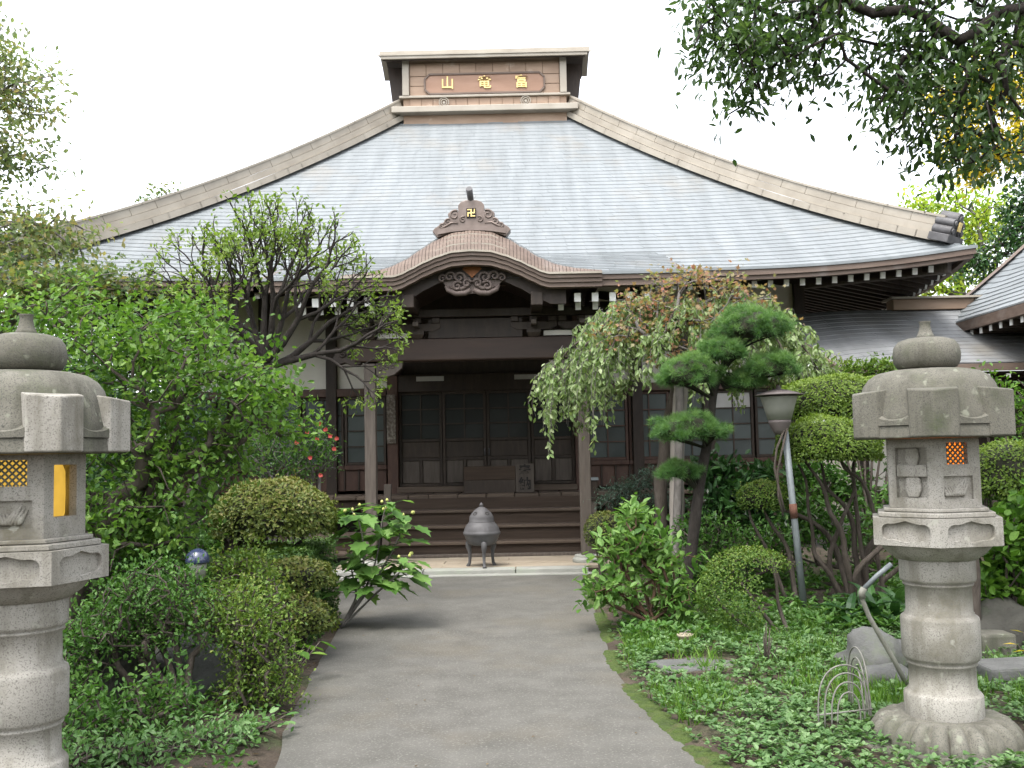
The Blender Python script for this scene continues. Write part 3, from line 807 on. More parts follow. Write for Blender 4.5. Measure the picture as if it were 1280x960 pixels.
# ------------------------------------------------------------------ walls, windows, doors
VZ = 1.01
DX0, DX1 = -2.07, .93
for x0, x1 in ((WX0, DX0-.12), (DX1+.12, WX1)):
    MB().box(x0, x1, 17.06, 17.16, 2.80, 4.62).build('plaster_wall', M['plaster'], temple)
MB().box(DX0-.12, DX1+.12, 17.05, 17.15, 3.02, 4.6).build('transom_wall', M['wood_dark'], temple)
for x0, x1 in ((WX0, WX0+.1), (WX1-.1, WX1)):
    MB().box(x0, x1, 17.16, WY1, .4, 4.62).build('side_wall', M['plaster'], temple)
MB().box(WX0, WX1, WY1, WY1+.1, .4, 4.62).build('back_wall', M['plaster'], temple)
MB().box(WX0+.12, WX1-.12, 17.9, 17.95, .6, 4.4).build('inner_wall', M['wood_dark'], temple)
for x in (WX0+.09, -4.35, -3.2, DX0-.09, DX1+.09, 2.0, 3.2, WX1-.09):
    MB().box(x-.09, x+.09, 16.94, 17.2, .3, 4.5).build('wall_post', M['wood_red'] if -3 < x < 1.3 else M['wood_dark'], temple, .01)
MB().box(WX0, DX0-.2, 16.96, 17.14, 2.66, 2.80).build('lintel', M['wood_red'], temple, .01)
MB().box(DX1+.2, WX1, 16.96, 17.14, 2.66, 2.80).build('lintel', M['wood_red'], temple, .01)
MB().box(DX0, DX1, 16.97, 17.14, 2.72, 3.02).build('lintel', M['wood_dark'], temple, .01)
for x0, x1 in ((-1.75, -1.28), (-.08, .31)):
    MB().box(x0, x1, 16.955, 16.97, 2.90, 2.98).build('transom_paper', M['paper'], temple)
MB().box(-2.29, -2.09, 16.955, 16.975, 2.80, 2.91).build('transom_paper', M['plaster'], temple)

def sash(x0, x1, z0, z1, y, cols, rows, glass, wood, name, panels=None, toprow=None):
    """A timber sash: stiles and rails are one frame, each bar and pane its own piece."""
    f = MB(); w = .045
    zr = z0
    if panels: zr = z0 + panels
    f.box(x0, x0+w, y-.03, y+.03, z0, z1); f.box(x1-w, x1, y-.03, y+.03, z0, z1)
    f.box(x0+w, x1-w, y-.028, y+.028, z1-w, z1); f.box(x0+w, x1-w, y-.028, y+.028, z0, z0+w)
    if panels: f.box(x0+w, x1-w, y-.028, y+.028, zr-w, zr)
    fo = f.build(name, wood, temple, .004, seg=1)
    gx0, gx1, gz0, gz1 = x0+w, x1-w, zr if panels else z0+w, z1-w
    pw, ph = (gx1-gx0)/cols, (gz1-gz0)/rows
    for i in range(cols):
        for j in range(rows):
            g_ = toprow if (toprow and j == rows-1) else glass
            tl = rng.uniform(-.004, .004)
            MB().add([(gx0+pw*i+.003, y+.008+tl, gz0+ph*j+.003), (gx0+pw*(i+1)-.003, y+.008-tl, gz0+ph*j+.003), (gx0+pw*(i+1)-.003, y+.008, gz0+ph*(j+1)-.003), (gx0+pw*i+.003, y+.008, gz0+ph*(j+1)-.003),
                      (gx0+pw*i+.003, y+.013, gz0+ph*j+.003), (gx0+pw*(i+1)-.003, y+.013, gz0+ph*j+.003), (gx0+pw*(i+1)-.003, y+.013, gz0+ph*(j+1)-.003), (gx0+pw*i+.003, y+.013, gz0+ph*(j+1)-.003)],
                     [(0,1,2,3), (7,6,5,4), (0,4,5,1), (1,5,6,2), (2,6,7,3), (3,7,4,0)]).build('pane', g_, fo)
    for i in range(1, cols): MB().box(gx0+pw*i-.011, gx0+pw*i+.011, y-.018, y+.006, gz0, gz1).build('glazing_bar', wood, fo)
    for j in range(1, rows): MB().box(gx0, gx1, y-.0205, y+.0035, gz0+ph*j-.011, gz0+ph*j+.011).build('glazing_bar', wood, fo)
    return fo, (gx0, gx1)
for x0, x1 in ((WX0+.2, DX0-.2), (DX1+.2, WX1-.2)):
    n = 5 if x0 < 0 else 5
    w = (x1-x0)/n
    for k in range(n):
        tr = M['paper'] if (x0 > 0 and k == 3) else None
        sash(x0+k*w+.01, x0+(k+1)*w-.01, 1.50, 2.655, 17.03+(.035 if k % 2 else 0), 2, 4, M['glass'], M['wood_door'] if not (x0 > 0 and k in (0, 1)) else M['wood_red'], 'window', None, tr)
        wb = MB().box(x0+k*w+.004, x0+(k+1)*w-.004, 16.98, 17.1, 1.42, 1.495).build('window_sill', M['wood_red'], temple, .006)
        for q in range(3):
            MB().box(x0+k*w+q*w/3+.012, x0+k*w+(q+1)*w/3-.012, 17.03, 17.07, 1.06, 1.42).build('dado_panel', M['wood_red'], temple, .008)
            MB().box(x0+k*w+q*w/3-.012, x0+k*w+q*w/3+.012, 17.0, 17.07, 1.06, 1.42).build('dado_post', M['wood_dark'], temple)
dw = (DX1-DX0)/4
for k in range(4):
    a, c = DX0+k*dw+.006, DX0+(k+1)*dw-.006
    y = 17.02 if k in (1, 2) else 17.085
    fo, (gx0, gx1) = sash(a, c, 1.12, 2.72, y, 2, 3, M['glass_dk'], M['wood_door'], 'door', .80)
    MB().box(gx0+.002, gx1-.002, y-.006, y+.016, 1.60, 1.873).build('door_panel', M['wood_door'], fo, .01)
    MB().box(gx0, gx1, y-.026, y+.02, 1.555, 1.60).build('door_rail', M['wood_dark'], fo)
    mid = (gx0+gx1)/2
    MB().box(mid-.022, mid+.022, y-.026, y+.02, 1.166, 1.554).build('door_stile', M['wood_door'], fo)
    for p0, p1 in ((gx0, mid-.023), (mid+.023, gx1)):
        MB().box(p0+.004, p1-.004, y-.004, y+.018, 1.17, 1.55).build('door_panel', M['wood_grey'], fo, .012)
    if k in (1, 2):
        hx = c-.03 if k == 1 else a+.03
        MB().tube([(hx, y-.034, 1.62), (hx, y-.034, 1.74)], .013, 8).build('door_pull', M['bronze'], fo)
MB().box(DX0-.02, DX1+.02, 16.9, 17.15, 1.015, 1.115).build('door_sill', M['wood_tread'], temple, .01)
# tall calligraphy boards on the posts beside the door
brd = surf('carved_board', [(.3, (.06,.045,.035)), (.5, (.13,.11,.09)), (.7, (.30,.27,.23))], 22, rough=.8, bump=.3)
MB().box(DX0-.185, DX0-.03, 16.90, 16.935, 1.85, 2.68).build('post_board', brd, temple, .008)

# veranda, risers and treads
x = WX0-.6
while x < WX1+.5:
    w = rnd.uniform(.32, .5)
    MB().box(x+.004, x+w-.004, 15.93+rnd.uniform(-.012, .012), 16.95, VZ-.065+rnd.uniform(-.004, .004), VZ+rnd.uniform(-.004, .004)).build('veranda_plank', M['wood_tread'], temple, .012, seg=1)
    x += w
MB().box(WX0-.55, WX1+.55, 16.02, 16.12, VZ-.22, VZ-.07).build('veranda_beam', M['wood_riser'], temple, .01)
for x in np.arange(WX0-.3, WX1+.4, 1.3):
    if not -2.2 < x < 1.0: MB().box(x-.06, x+.06, 16.02, 16.14, 0.0, VZ-.22).build('veranda_post', M['wood_dark'], temple)
MB().box(WX0, WX1, 16.9, 17.0, .0, VZ-.07).build('under_wall', M['wood_dark'], temple)
SX0, SX1 = -2.08, 1.0
for k in range(4):
    y0 = 15.04+.285*k; z1 = .12+.222*(k+1)
    if k < 3:
        x = SX0
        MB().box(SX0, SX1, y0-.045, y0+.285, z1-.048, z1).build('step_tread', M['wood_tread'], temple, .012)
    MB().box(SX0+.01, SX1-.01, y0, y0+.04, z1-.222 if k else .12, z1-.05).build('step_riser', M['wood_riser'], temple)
MB().box(SX0-.05, SX1+.02, 14.93, 15.03, .12, .165).build('step_sill', M['wood_grey'], temple, .01)
# side deck left of the steps
MB().box(-3.3, SX0-.06, 15.25, 15.9, .40, .455).build('side_deck', M['wood_tread'], temple, .01)
MB().box(-3.3, SX0-.06, 15.05, 15.4, .16, .21).build('side_deck', M['wood_tread'], temple, .01)
MB().box(-3.28, SX0-.08, 15.32, 15.36, .21, .40).build('step_riser', M['wood_riser'], temple)
# newel posts
for x, lean in ((1.05, 0.0), (-2.02, .05)):
    nb = MB().beam((x, 14.86, .12), (x+lean, 14.86, 1.22), .105, .105, up=(0, 1, 0)).build('newel_post', M['wood_grey'], temple, .008)
    if x > 0:
        MB().box(x-.075, x+.075, 14.78, 14.94, .92, 1.22).build('newel_sleeve', M['wood_dark'], nb, .006)
        MB().add([(x-.09, 14.76, 1.222), (x+.09, 14.76, 1.222), (x+.09, 14.96, 1.222), (x-.09, 14.96, 1.222), (x-.085, 14.77, 1.262), (x+.085, 14.77, 1.262), (x+.085, 14.95, 1.262), (x-.085, 14.95, 1.262)],
                 [(3,2,1,0), (4,5,6,7), (0,1,5,4), (1,2,6,5), (2,3,7,6), (3,0,4,7)]).build('newel_cap', M['galv'], nb)

# ------------------------------------------------------------------ stone platform with boards
plat = MB().box(-2.6, 1.25, 13.56, 15.2, -.1, .075).build('platform', M['soil'])
tag(plat, 'low platform of tan boards in front of the temple steps', 'platform', kind='structure')
for k, (y0, y1) in enumerate(((13.57, 13.86), (13.866, 14.1), (14.106, 14.42), (14.426, 14.72), (14.726, 15.03))):
    for x0, x1 in (((-2.6, -.2), (-.194, 1.25)) if k % 2 else ((-2.6, -1.1), (-1.094, 1.25))):
        MB().box(x0, x1, y0, y1, .078, .12+rnd.uniform(-.005, .003)).build('platform_board', M['board_pale'], plat, .008)
for x0, x1 in ((-2.6, -1.32), (-1.31, -.1), (-.09, .86)):
    MB().box(x0, x1, 13.27, 13.56, -.1, .122+rnd.uniform(-.004, .004)).build('kerb_stone', M['kerb'], plat, .012)
tag(MB().box(-2.5, .9, 13.05, 13.265, -.05, .068).build('gutter_strip', M['kerb']), 'pale worn strip where the path meets the kerb stones', 'strip', kind='structure')
# ------------------------------------------------------------------ stone lanterns
def plate_hole(mb, c, ex, ez, n, w, h, hole, depth, floor=True):
    """Rectangular plate w x h centred on c (axes ex, ez, outward n) with a recess whose outline is hole [(u, v)]."""
    c, ex, ez, n = Vector(c), Vector(ex), Vector(ez), Vector(n)
    k = len(hole)
    def rect_pt(u, v):
        s = max(abs(u)/(w/2), abs(v)/(h/2)); return (u/s, v/s)
    ho = [(u, v) for u, v in hole]
    cu, cv = sum(u for u, v in ho)/k, sum(v for u, v in ho)/k
    ro = []
    for u, v in ho:
        du, dv = u-cu, v-cv
        ts = []
        if du > 1e-9: ts.append((w/2-cu)/du)
        if du < -1e-9: ts.append((-w/2-cu)/du)
        if dv > 1e-9: ts.append((h/2-cv)/dv)
        if dv < -1e-9: ts.append((-h/2-cv)/dv)
        t = min(ts); ro.append((cu+du*t, cv+dv*t))
    # snap the outline points nearest to each corner
    for sx, sy in ((1, 1), (1, -1), (-1, 1), (-1, -1)):
        i = min(range(k), key=lambda q: (ro[q][0]-sx*w/2)**2+(ro[q][1]-sy*h/2)**2); ro[i] = (sx*w/2, sy*h/2)
    P = lambda uv, d: c+ex*uv[0]+ez*uv[1]-n*d
    vs = [P(p, 0) for p in ro] + [P(p, 0) for p in ho] + [P(p, depth) for p in ho]
    fs = []
    for i in range(k):
        j = (i+1) % k
        fs += [(i, j, k+j, k+i), (k+i, k+j, 2*k+j, 2*k+i)]
    if floor: fs.append(tuple(range(2*k, 3*k)))
    mb.add(vs, fs)

def rect_hole(u0, u1, v0, v1, m=4):
    pts = []
    for (a, b), (c, d) in (((u0, v0), (u1, v0)), ((u1, v0), (u1, v1)), ((u1, v1), (u0, v1)), ((u0, v1), (u0, v0))):
        pts += [(a+(c-a)*i/m, b+(d-b)*i/m) for i in range(m)]
    return pts

def lantern(label, base, rot, faces, glow, pale_blocks):
    root = thing('stone_lantern', label, 'lantern', base)
    W = Matrix.Translation(Vector(base)) @ Matrix.Rotation(R(rot), 4, 'Z')
    def P(mb, name, mat, bevel=0.0, parent=None):
        m, _ = mb.mesh(name, mat, (0, 0, 0)); o = bpy.data.objects.new(name, m); link(o, parent or root, W)
        if bevel:
            bv = o.modifiers.new('bevel', 'BEVEL'); bv.width = bevel; bv.segments = 2; bv.limit_method = 'ANGLE'; bv.angle_limit = R(35)
        return o
    G, GO = M['granite'], M['granite_old']
    hexv = lambda r, z, k: (r*math.cos(R(60*k)), r*math.sin(R(60*k)), z)
    def hexprism(mb, r0, r1, z0, z1):
        vs = [hexv(r0, z0, k) for k in range(6)] + [hexv(r1, z1, k) for k in range(6)]
        mb.add(vs, [tuple(reversed(range(6))), tuple(range(6, 12))] + [(k, (k+1) % 6, 6+(k+1) % 6, 6+k) for k in range(6)])
    # lowest slab and lotus base with petals
    mb = MB(); mb.lathe([(.47, -.05), (.47, .012), (.455, .03)], 40); P(mb, 'base_slab', GO)
    mb = MB(); NP = 22
    prof = [(.375, .028), (.372, .05), (.355, .085), (.325, .118), (.285, .142), (.245, .152), (.225, .156)]
    def pet(i, j):
        a = i*2*math.pi; q = j*(len(prof)-1); k = min(int(q), len(prof)-2); f = q-k
        r = prof[k][0]*(1-f)+prof[k+1][0]*f; z = prof[k][1]*(1-f)+prof[k+1][1]*f
        s = abs(math.sin(a*NP/2)); wgt = max(0.0, math.sin(min(1, j*1.25)*math.pi))**.6
        bul = (s**.55)
        return ((r+.04*(bul-.6)*(1-j)**.6)*math.cos(a), (r+.04*(bul-.6)*(1-j)**.6)*math.sin(a), z+.045*wgt*(bul-.55))
    mb.grid(pet, NP*8, 14)
    mb.lathe([(.225, .12), (.225, .158)], 40)
    P(mb, 'lotus_base', GO)
    # column
    prof = [(.195, .13), (.200, .15), (.200, .262), (.192, .275), (.178, .283), (.178, .290), (.171, .296), (.169, .418), (.178, .424), (.180, .434), (.173, .440),
            (.190, .452), (.199, .466), (.200, .66), (.196, .674), (.182, .684), (.176, .688), (.176, .696), (.170, .702), (.168, .838), (.178, .843), (.180, .852), (.172, .857), (.190, .866), (.194, .878), (.194, .975), (.19, .985)]
    P(MB().lathe(prof, 56), 'column', G)
    # lotus bowl and hexagonal platform with carved cartouches
    mb = MB(); mb.lathe([(.19, .98), (.205, .985), (.245, 1.015), (.275, 1.05), (.285, 1.062), (.285, 1.068)], 96, rf=lambda a, z: 1+.022*abs(math.sin(a*9))*(1 if z < 1.055 else .3)); P(mb, 'lotus_bowl', G)
    mb = MB(); r0 = .365
    ap = r0*math.cos(R(30)); wd = r0
    hole = []
    for i in range(36):
        a = 2*math.pi*i/36
        u = .135*math.copysign(abs(math.cos(a))**.55, math.cos(a)); v = .049*math.copysign(abs(math.sin(a))**.6, math.sin(a))
        v += .010*math.exp(-(u/.022)**2)*(1 if math.sin(a) > 0 else -.4) - .006*math.exp(-((abs(u)-.07)/.02)**2)*(1 if math.sin(a) > 0 else -1)
        hole.append((u, v))
    for k in range(6):
        a = R(60*k+30); n = Vector((math.cos(a), math.sin(a), 0)); ex = Vector((-math.sin(a), math.cos(a), 0))
        plate_hole(mb, n*ap+Vector((0, 0, 1.14)), ex, (0, 0, 1), n, wd, .145, hole, .022)
    vs = [hexv(r0, 1.0675, k) for k in range(6)] + [hexv(r0, 1.2125, k) for k in range(6)]
    mb.add(vs, [tuple(reversed(range(6))), tuple(range(6, 12))])
    P(mb, 'platform', G)
    mb = MB(); hexprism(mb, .332, .332, 1.2145, 1.24); hexprism(mb, .298, .298, 1.242, 1.262); P(mb, 'platform_step', G, .005)
    # light chamber
    rc, z0, z1 = .262, 1.263, 1.63
    ap = rc*math.cos(R(30)); hh = z1-z0; cz = (z0+z1)/2
    body = MB()
    vs = [hexv(rc, z0, k) for k in range(6)] + [hexv(rc, z1, k) for k in range(6)]
    body.add(vs, [tuple(reversed(range(6)))])
    extra = []
    for k in range(6):
        a = R(60*k+30); n = Vector((math.cos(a), math.sin(a), 0)); ex = Vector((-math.sin(a), math.cos(a), 0)); c = n*ap+Vector((0, 0, cz))
        ty = faces[k % len(faces)]
        if ty == 'lattice':
            up, lo = .5*hh, .5*hh
            plate_hole(body, c+Vector((0, 0, .03+(hh/2-.03)/2)), ex, (0, 0, 1), n, rc, hh/2-.03, rect_hole(-.062, .062, -.062, .052), .035, floor=False)
            plate_hole(body, c+Vector((0, 0, (.03-hh/2)/2)), ex, (0, 0, 1), n, rc, hh/2+.03, rect_hole(-.085, .085, -.062, .06), .016)
            extra.append(('lattice', n, ex, c+Vector((0, 0, .03+(hh/2-.03)/2-.005))))
            extra.append(('relief', n, ex, c+Vector((0, 0, (.03-hh/2)/2))))
        elif ty == 'cross':
            plate_hole(body, c, ex, (0, 0, 1), n, rc, hh, rect_hole(-.088, .088, -.13, .135), .03)
            extra.append(('cross', n, ex, c))
        elif ty == 'open':
            plate_hole(body, c, ex, (0, 0, 1), n, rc, hh, rect_hole(-.072, .072, -.095, .135), .04, floor=False)
            extra.append(('open', n, ex, c))
    ch = P(body, 'light_chamber', G)
    for ty, n, ex, c in extra:
        ez = Vector((0, 0, 1))
        mb = MB()
        if ty == 'lattice':
            hw_, hv = .062, .056
            sp = .0295
            for s in (-1, 1):
                o = -6
                for q in range(-6, 7):
                    off = q*sp
                    # line v = s*u + off clipped to the window
                    pts = []
                    for u in (-hw_, hw_):
                        v = s*u+off
                        if -hv <= v <= hv: pts.append((u, v))
                    for v in (-hv, hv):
                        u = s*(v-off)
                        if -hw_ < u < hw_: pts.append((u, v))
                    if len(pts) >= 2:
                        pts.sort()
                        (ua, va), (ub, vb) = pts[0], pts[-1]
                        if abs(ua-ub) > .006:
                            mb.beam(c+ex*ua+ez*va-n*(.014+.004*s), c+ex*ub+ez*vb-n*(.014+.004*s), .0075, .007, up=n)
            P(mb, 'lattice', GO, parent=ch)
        elif ty == 'relief':
            for q in range(5):
                f = (q-2)/2
                mb.tube([c+ex*(f*.02+.03*t)*1.3+ez*(-.045+.085*t*(1-.25*abs(f)))-n*.014 for t in np.linspace(0, 1, 7)], [.010, .014, .013, .011, .009, .006, .003], 7)
                mb.tube([c+ex*(f*.03-.03-.02*t)+ez*(-.045+.05*t)-n*.014 for t in np.linspace(0, 1, 6)], [.012, .012, .010, .008, .006, .003], 7)
            P(mb, 'relief', G, parent=ch)
        elif ty == 'cross':
            mb.obox(c+ez*.012-n*.012, ex, n, ez, .084, .013, .032)
            mb.prism([(-.028, -.128), (.028, -.128), (.045, -.085), (.04, -.03), (.028, -.02), (.028, .045), (.04, .085), (.03, .132), (-.03, .132), (-.04, .085), (-.028, .045), (-.028, -.02), (-.04, -.03), (-.045, -.085)], c-n*.03, ex, ez, n, .022)
            P(mb, 'carved_cross', G, .006, parent=ch)
        elif ty == 'open':
            mb.obox(c+ez*.02-n*.05, ex, n, ez, .04, .012, .115)
            P(mb, 'stone_mullion', G, .01, parent=ch) if False else None
    # lamp inside
    P(MB().lathe([(.15, 1.30), (.172, 1.36), (.174, 1.45), (.172, 1.55), (.15, 1.61)], 24), 'lamp', glow, parent=ch)
    # roof: rounded dome, hexagonal rim, six upright corner blocks
    cap = MB()
    hexprism(cap, .448, .440, 1.632, 1.70)
    prof = [(.10, 1.70), (.375, 1.70), (.38, 1.74), (.37, 1.775), (.362, 1.82), (.352, 1.87), (.338, 1.92), (.31, 1.96), (.265, 1.99), (.20, 2.004), (.08, 2.01)]
    cap.lathe(prof, 64)
    co = P(cap, 'roof', GO, .008)
    for k in range(6):                                      # curved lips between the corner blocks
        rim = MB()
        a = R(60*k+30); n = Vector((math.cos(a), math.sin(a), 0)); ex = Vector((-math.sin(a), math.cos(a), 0))
        apR = .448*math.cos(R(30))
        def lipf(i, j):
            u = (i*2-1)*.112
            z = 1.725 + .028*(u/.112)**2
            d = apR+.002-.055*j
            return tuple(n*d+ex*u+Vector((0, 0, z+.075*j**1.6)))
        rim.grid(lipf, 10, 5)
        rim.grid(lambda i, j: tuple(n*(apR+.002)+ex*((i*2-1)*.112)+Vector((0, 0, 1.70+(1.725+.028*((i*2-1))**2-1.70)*j))), 10, 1)
        P(rim, 'rim_lip', GO, parent=co)
    for k in range(6):
        a = R(60*k); v = Vector((math.cos(a), math.sin(a), 0))*.456
        e1 = Vector((math.cos(a+R(120)), math.sin(a+R(120)), 0)); e2 = Vector((math.cos(a-R(120)), math.sin(a-R(120)), 0))
        l = .14
        p = [v, v+e1*l, v+e1*l-Vector((math.cos(a), math.sin(a), 0))*.14, v+e2*l-Vector((math.cos(a), math.sin(a), 0))*.14, v+e2*l]
        zt = (1.872, 1.884, 1.905, 1.905, 1.884)
        bl = MB().add([(q.x, q.y, 1.636) for q in p] + [(q.x, q.y, z) for q, z in zip(p, zt)],
                      [(4,3,2,1,0), (5,6,7,8,9)] + [(i, (i+1) % 5, 5+(i+1) % 5, 5+i) for i in range(5)])
        P(bl, 'corner_block', GO if pale_blocks < 1 else G, .007, parent=co)  # stone set per lantern
    # finial
    f = MB().lathe([(.12, 2.006), (.155, 2.02), (.172, 2.05), (.176, 2.09), (.168, 2.135), (.145, 2.165), (.10, 2.18), (.03, 2.185)], 40)
    fo = P(f, 'finial_bun', GO)
    P(MB().lathe([(.06, 2.175), (.042, 2.20), (.033, 2.225), (.028, 2.25), (.030, 2.268), (.033, 2.274)], 20), 'finial_neck', GO, parent=fo)
    return root

lantern('tall granite lantern with amber lattice light beside bent pipe and wire arches', (at(1182, 925, 5.5).x, 5.5, .02), -109, ['lattice', 'cross', 'lattice', 'cross', 'lattice', 'cross'], M['amber'], 0)
lantern('tall granite lantern with yellow open window beside the leafy green shrub', (at(30, 600, 4.55).x, 4.55, .02), -46, ['open', 'cross', 'lattice', 'open', 'cross', 'lattice'], M['yellow'], 1)

# ------------------------------------------------------------------ incense burner
bx, by, bz = at(603, 708, 13.62).x, 13.62, .122
burner = thing('incense_burner', 'dark bronze incense burner on three legs in front of steps', 'incense burner', (bx, by, bz))
body = MB().lathe([(.02, .285), (.12, .285), (.175, .30), (.20, .335), (.222, .38), (.236, .42), (.252, .435), (.252, .462), (.245, .47), (.24, .485), (.232, .515), (.208, .56), (.18, .588), (.176, .60)], 48, (bx, by, bz))
body.build('bowl', M['bronze'], burner)
lid = MB()
lid.lathe([(.172, .602), (.168, .607), (.166, .65), (.160, .675), (.135, .715), (.098, .752), (.06, .785), (.03, .80), (.018, .805)], 48, (bx, by, bz))
lo = lid.build('lid', M['bronze'], burner)
for a in (-128, -52, 20, 160, 90):
    ca, sa = math.cos(R(a)), math.sin(R(a)); n = Vector((ca*.8, sa*.8, .6)).normalized()
    c = Vector((bx+ca*.128, by+sa*.128, bz+.712)); s, d, q = frame(n)
    pts = [c+s*(.033*math.cos(t))+q*(.028*math.sin(t))-n*.012 for t in np.linspace(0, 2*math.pi, 17)[:-1]]
    MB().add(pts + [p+n*.018 for p in pts], [tuple(range(16, 32))] + [(i, (i+1) % 16, 16+(i+1) % 16, 16+i) for i in range(16)]).build('vent_hole', M['ink'], lo)
kn = MB().lathe([(.014, .80), (.028, .815), (.026, .835), (.012, .85), (.004, .86)], 16, (bx, by, bz)); kn.build('knob', M['bronze'], burner)
for a in (-80, 40, 160):
    ca, sa = math.cos(R(a)), math.sin(R(a))
    lp = [(bx+ca*r, by+sa*r, bz+z) for r, z in ((.165, .35), (.195, .315), (.198, .27), (.182, .2), (.178, .12), (.186, .05), (.205, .012), (.21, .0))]
    MB().tube(lp, [.030, .043, .040, .026, .021, .020, .026, .027], 10).build('leg', M['bronze'], burner)

# ------------------------------------------------------------------ offertory box
ob = thing('offertory_box', 'low brown wooden offertory box with lettered end board by temple doors', 'offertory box', (-.36, 16.45, VZ))
q0, q1 = -.93, .21
MB().box(q0, q1-.3, 16.3, 16.34, VZ, VZ+.21).build('front_board', M['wood_door'], ob, .006)
MB().box(q0, q1-.3, 16.3, 16.34, VZ+.214, VZ+.43).build('front_board', M['wood_riser'], ob, .006)
MB().box(q1-.296, q1, 16.292, 16.34, VZ, VZ+.46).build('lettered_board', M['wood_grey'], ob, .006)
MB().box(q0, q1, 16.76, 16.8, VZ, VZ+.43).build('back_board', M['wood_door'], ob, .006)
for xx in (q0+.02, q1-.02): MB().box(xx-.018, xx+.018, 16.345, 16.755, VZ, VZ+.43).build('end_board', M['wood_door'], ob)
for k in range(9): MB().box(q0+.06+k*.118, q0+.10+k*.118, 16.345, 16.755, VZ+.395, VZ+.425).build('grille_slat', M['wood_door'], ob)
text('奉', .21, (q1-.148, 16.286, VZ+.335), M['ink'], ob, ext=.003, bold=.006)
text('納', .21, (q1-.148, 16.286, VZ+.13), M['ink'], ob, ext=.003, bold=.006)

# ------------------------------------------------------------------ neighbouring buildings on the right
cor = thing('corridor_building', 'low annexe with weathered grey shingle roof beside the temple hall', 'building', (8, 18, 0))
CX0, CX1, CY0, CY1, CZ0, CZ1 = 4.80, 13.5, 14.7, 16.8, 2.83, 3.93
def cor_pt(u, t, h=0.0):
    y = CY0+(CY1-CY0)*t
    xl = CX0 - .55*t
    z = CZ0+(CZ1-CZ0)*(t*.85+.15*t*t)
    k = max(0.0, 1-u*(CX1-xl)/1.3)
    return Vector((xl+(CX1-xl)*u, y, z + h - .10*k**2))
rf_ = MB().grid(lambda i, j: cor_pt(i, j, -.01), 30, 10).build('roof', M['shingle_b'], cor)
shingles(cor_pt, 15, .42, lambda t: CX1-CX0, 0, rf_, M['shingle_b'], dz=.014)
MB().beam((CX0-.02, CY0-.03, CZ0-.17), (CX0-.60, CY1, CZ1-.17), .06, .17).build('verge_board', M['fascia'], cor)
MB().box(CX0, CX1, CY0-.03, CY0+.05, CZ0-.12, CZ0-.012).build('fascia', M['fascia'], cor)
MB().box(4.95, CX1, CY0+.1, CY1, CZ0-.16, CZ0-.12).build('soffit', M['wood_dark'], cor)
MB().box(6.30, 7.75, CY1-.12, CY1+.2, CZ1-.02, CZ1+.16).build('ridge_board', M['ridge_wood'], cor, .01)
MB().box(6.25, 7.8, CY1-.2, CY1+.28, CZ1+.162, CZ1+.195).build('ridge_cap', M['ridge'], cor)
MB().box(5.55, 7.15, 16.35, 16.45, .92, CZ0-.16).build('wall', M['plaster'], cor)
MB().box(5.55, 7.15, 16.36, 16.46, 0.0, .915).build('wainscot', M['wood_dark'], cor)
MB().box(7.16, CX1, 16.37, 16.45, 0.0, CZ0-.16).build('wall', M['wood_dark'], cor)
for x in (5.58, 6.12, 7.2):
    MB().box(x-.06, x+.06, 16.28, 16.5, 0, CZ0-.16).build('post', M['orange_brown'] if x == 6.12 else M['wood_dark'], cor, .008)
MB().box(5.55, CX1, 16.26, 16.52, .25, .38).build('sill_beam', M['wood_dark'], cor, .008)
for k in range(24):
    x = 5.10+k*.3
    rf2 = MB().box(x-.03, x+.03, CY0+.03, CY0+1.0, CZ0-.22, CZ0-.165).build('rafter', M['wood_dark'], cor)
    MB().box(x-.031, x+.031, CY0+.02, CY0+.032, CZ0-.222, CZ0-.163).build('rafter_end', M['white'], rf2)

hall = thing('side_hall', 'neighbouring hall with steep pale shingle roof and white rafter ends', 'building', (10, 15, 0))
HX, HY0, HY1, HZ = 7.15, 6.0, 17.15, 3.62
def hall_pt(u, t, h=0.0):
    y = HY1 - (HY1-HY0)*u
    e = max(0.0, 1-u*5.0)
    return Vector((HX + 4.2*t - .0, y + e*e*.0, HZ + 4.0*(t*.78+.22*t*t) + h + .12*max(0, (.08-u)/.08)**2*(1-t)))
hr = MB().grid(lambda i, j: hall_pt(i, j, -.01), 30, 16, flip=False).build('roof', M['shingle'], hall)
shingles(hall_pt, 34, .34, lambda t: HY1-HY0, 0, hr, M['shingle'], dz=.026)
MB().grid(lambda i, j: (HX+8.4-4.2*j, HY0+(HY1-HY0)*i, HZ+4.0*(j*.78+.22*j*j)), 8, 10, flip=True).build('back_slope', M['shingle'], hall)
MB().box(HX-.03, HX+.05, HY0, HY1, HZ-.17, HZ-.014).build('fascia', M['fascia'], hall)
vb = MB()
vb.grid(lambda i, j: tuple(hall_pt(0, i, .03-.2*j)+Vector((0, .03, 0))), 16, 1)
vb.grid(lambda i, j: tuple(hall_pt(0, i, .03)+Vector((0, .03-.25*j, .01))), 16, 1)
vb.build('verge_board', M['fascia'], hall)
MB().box(HX+4.05, HX+4.35, HY0, HY1, HZ+3.95, HZ+4.3).build('ridge', M['ridge'], hall, .02)
MB().box(HX+.06, HX+1.4, HY0, HY1-.1, HZ-.14, HZ-.1).build('soffit', M['wood_dark'], hall)
MB().box(HX+1.35, HX+7.0, HY0+.4, HY1-.5, 0, HZ+1.0).build('wall', M['plaster'], hall)
for k in range(30):
    y = HY1-.35-k*.32
    r2 = MB().box(HX+.06, HX+1.3, y-.035, y+.035, HZ-.26, HZ-.175).build('rafter', M['wood_dark'], hall)
    MB().box(HX+.045, HX+.058, y-.036, y+.036, HZ-.262, HZ-.173).build('rafter_end', M['white'], r2)

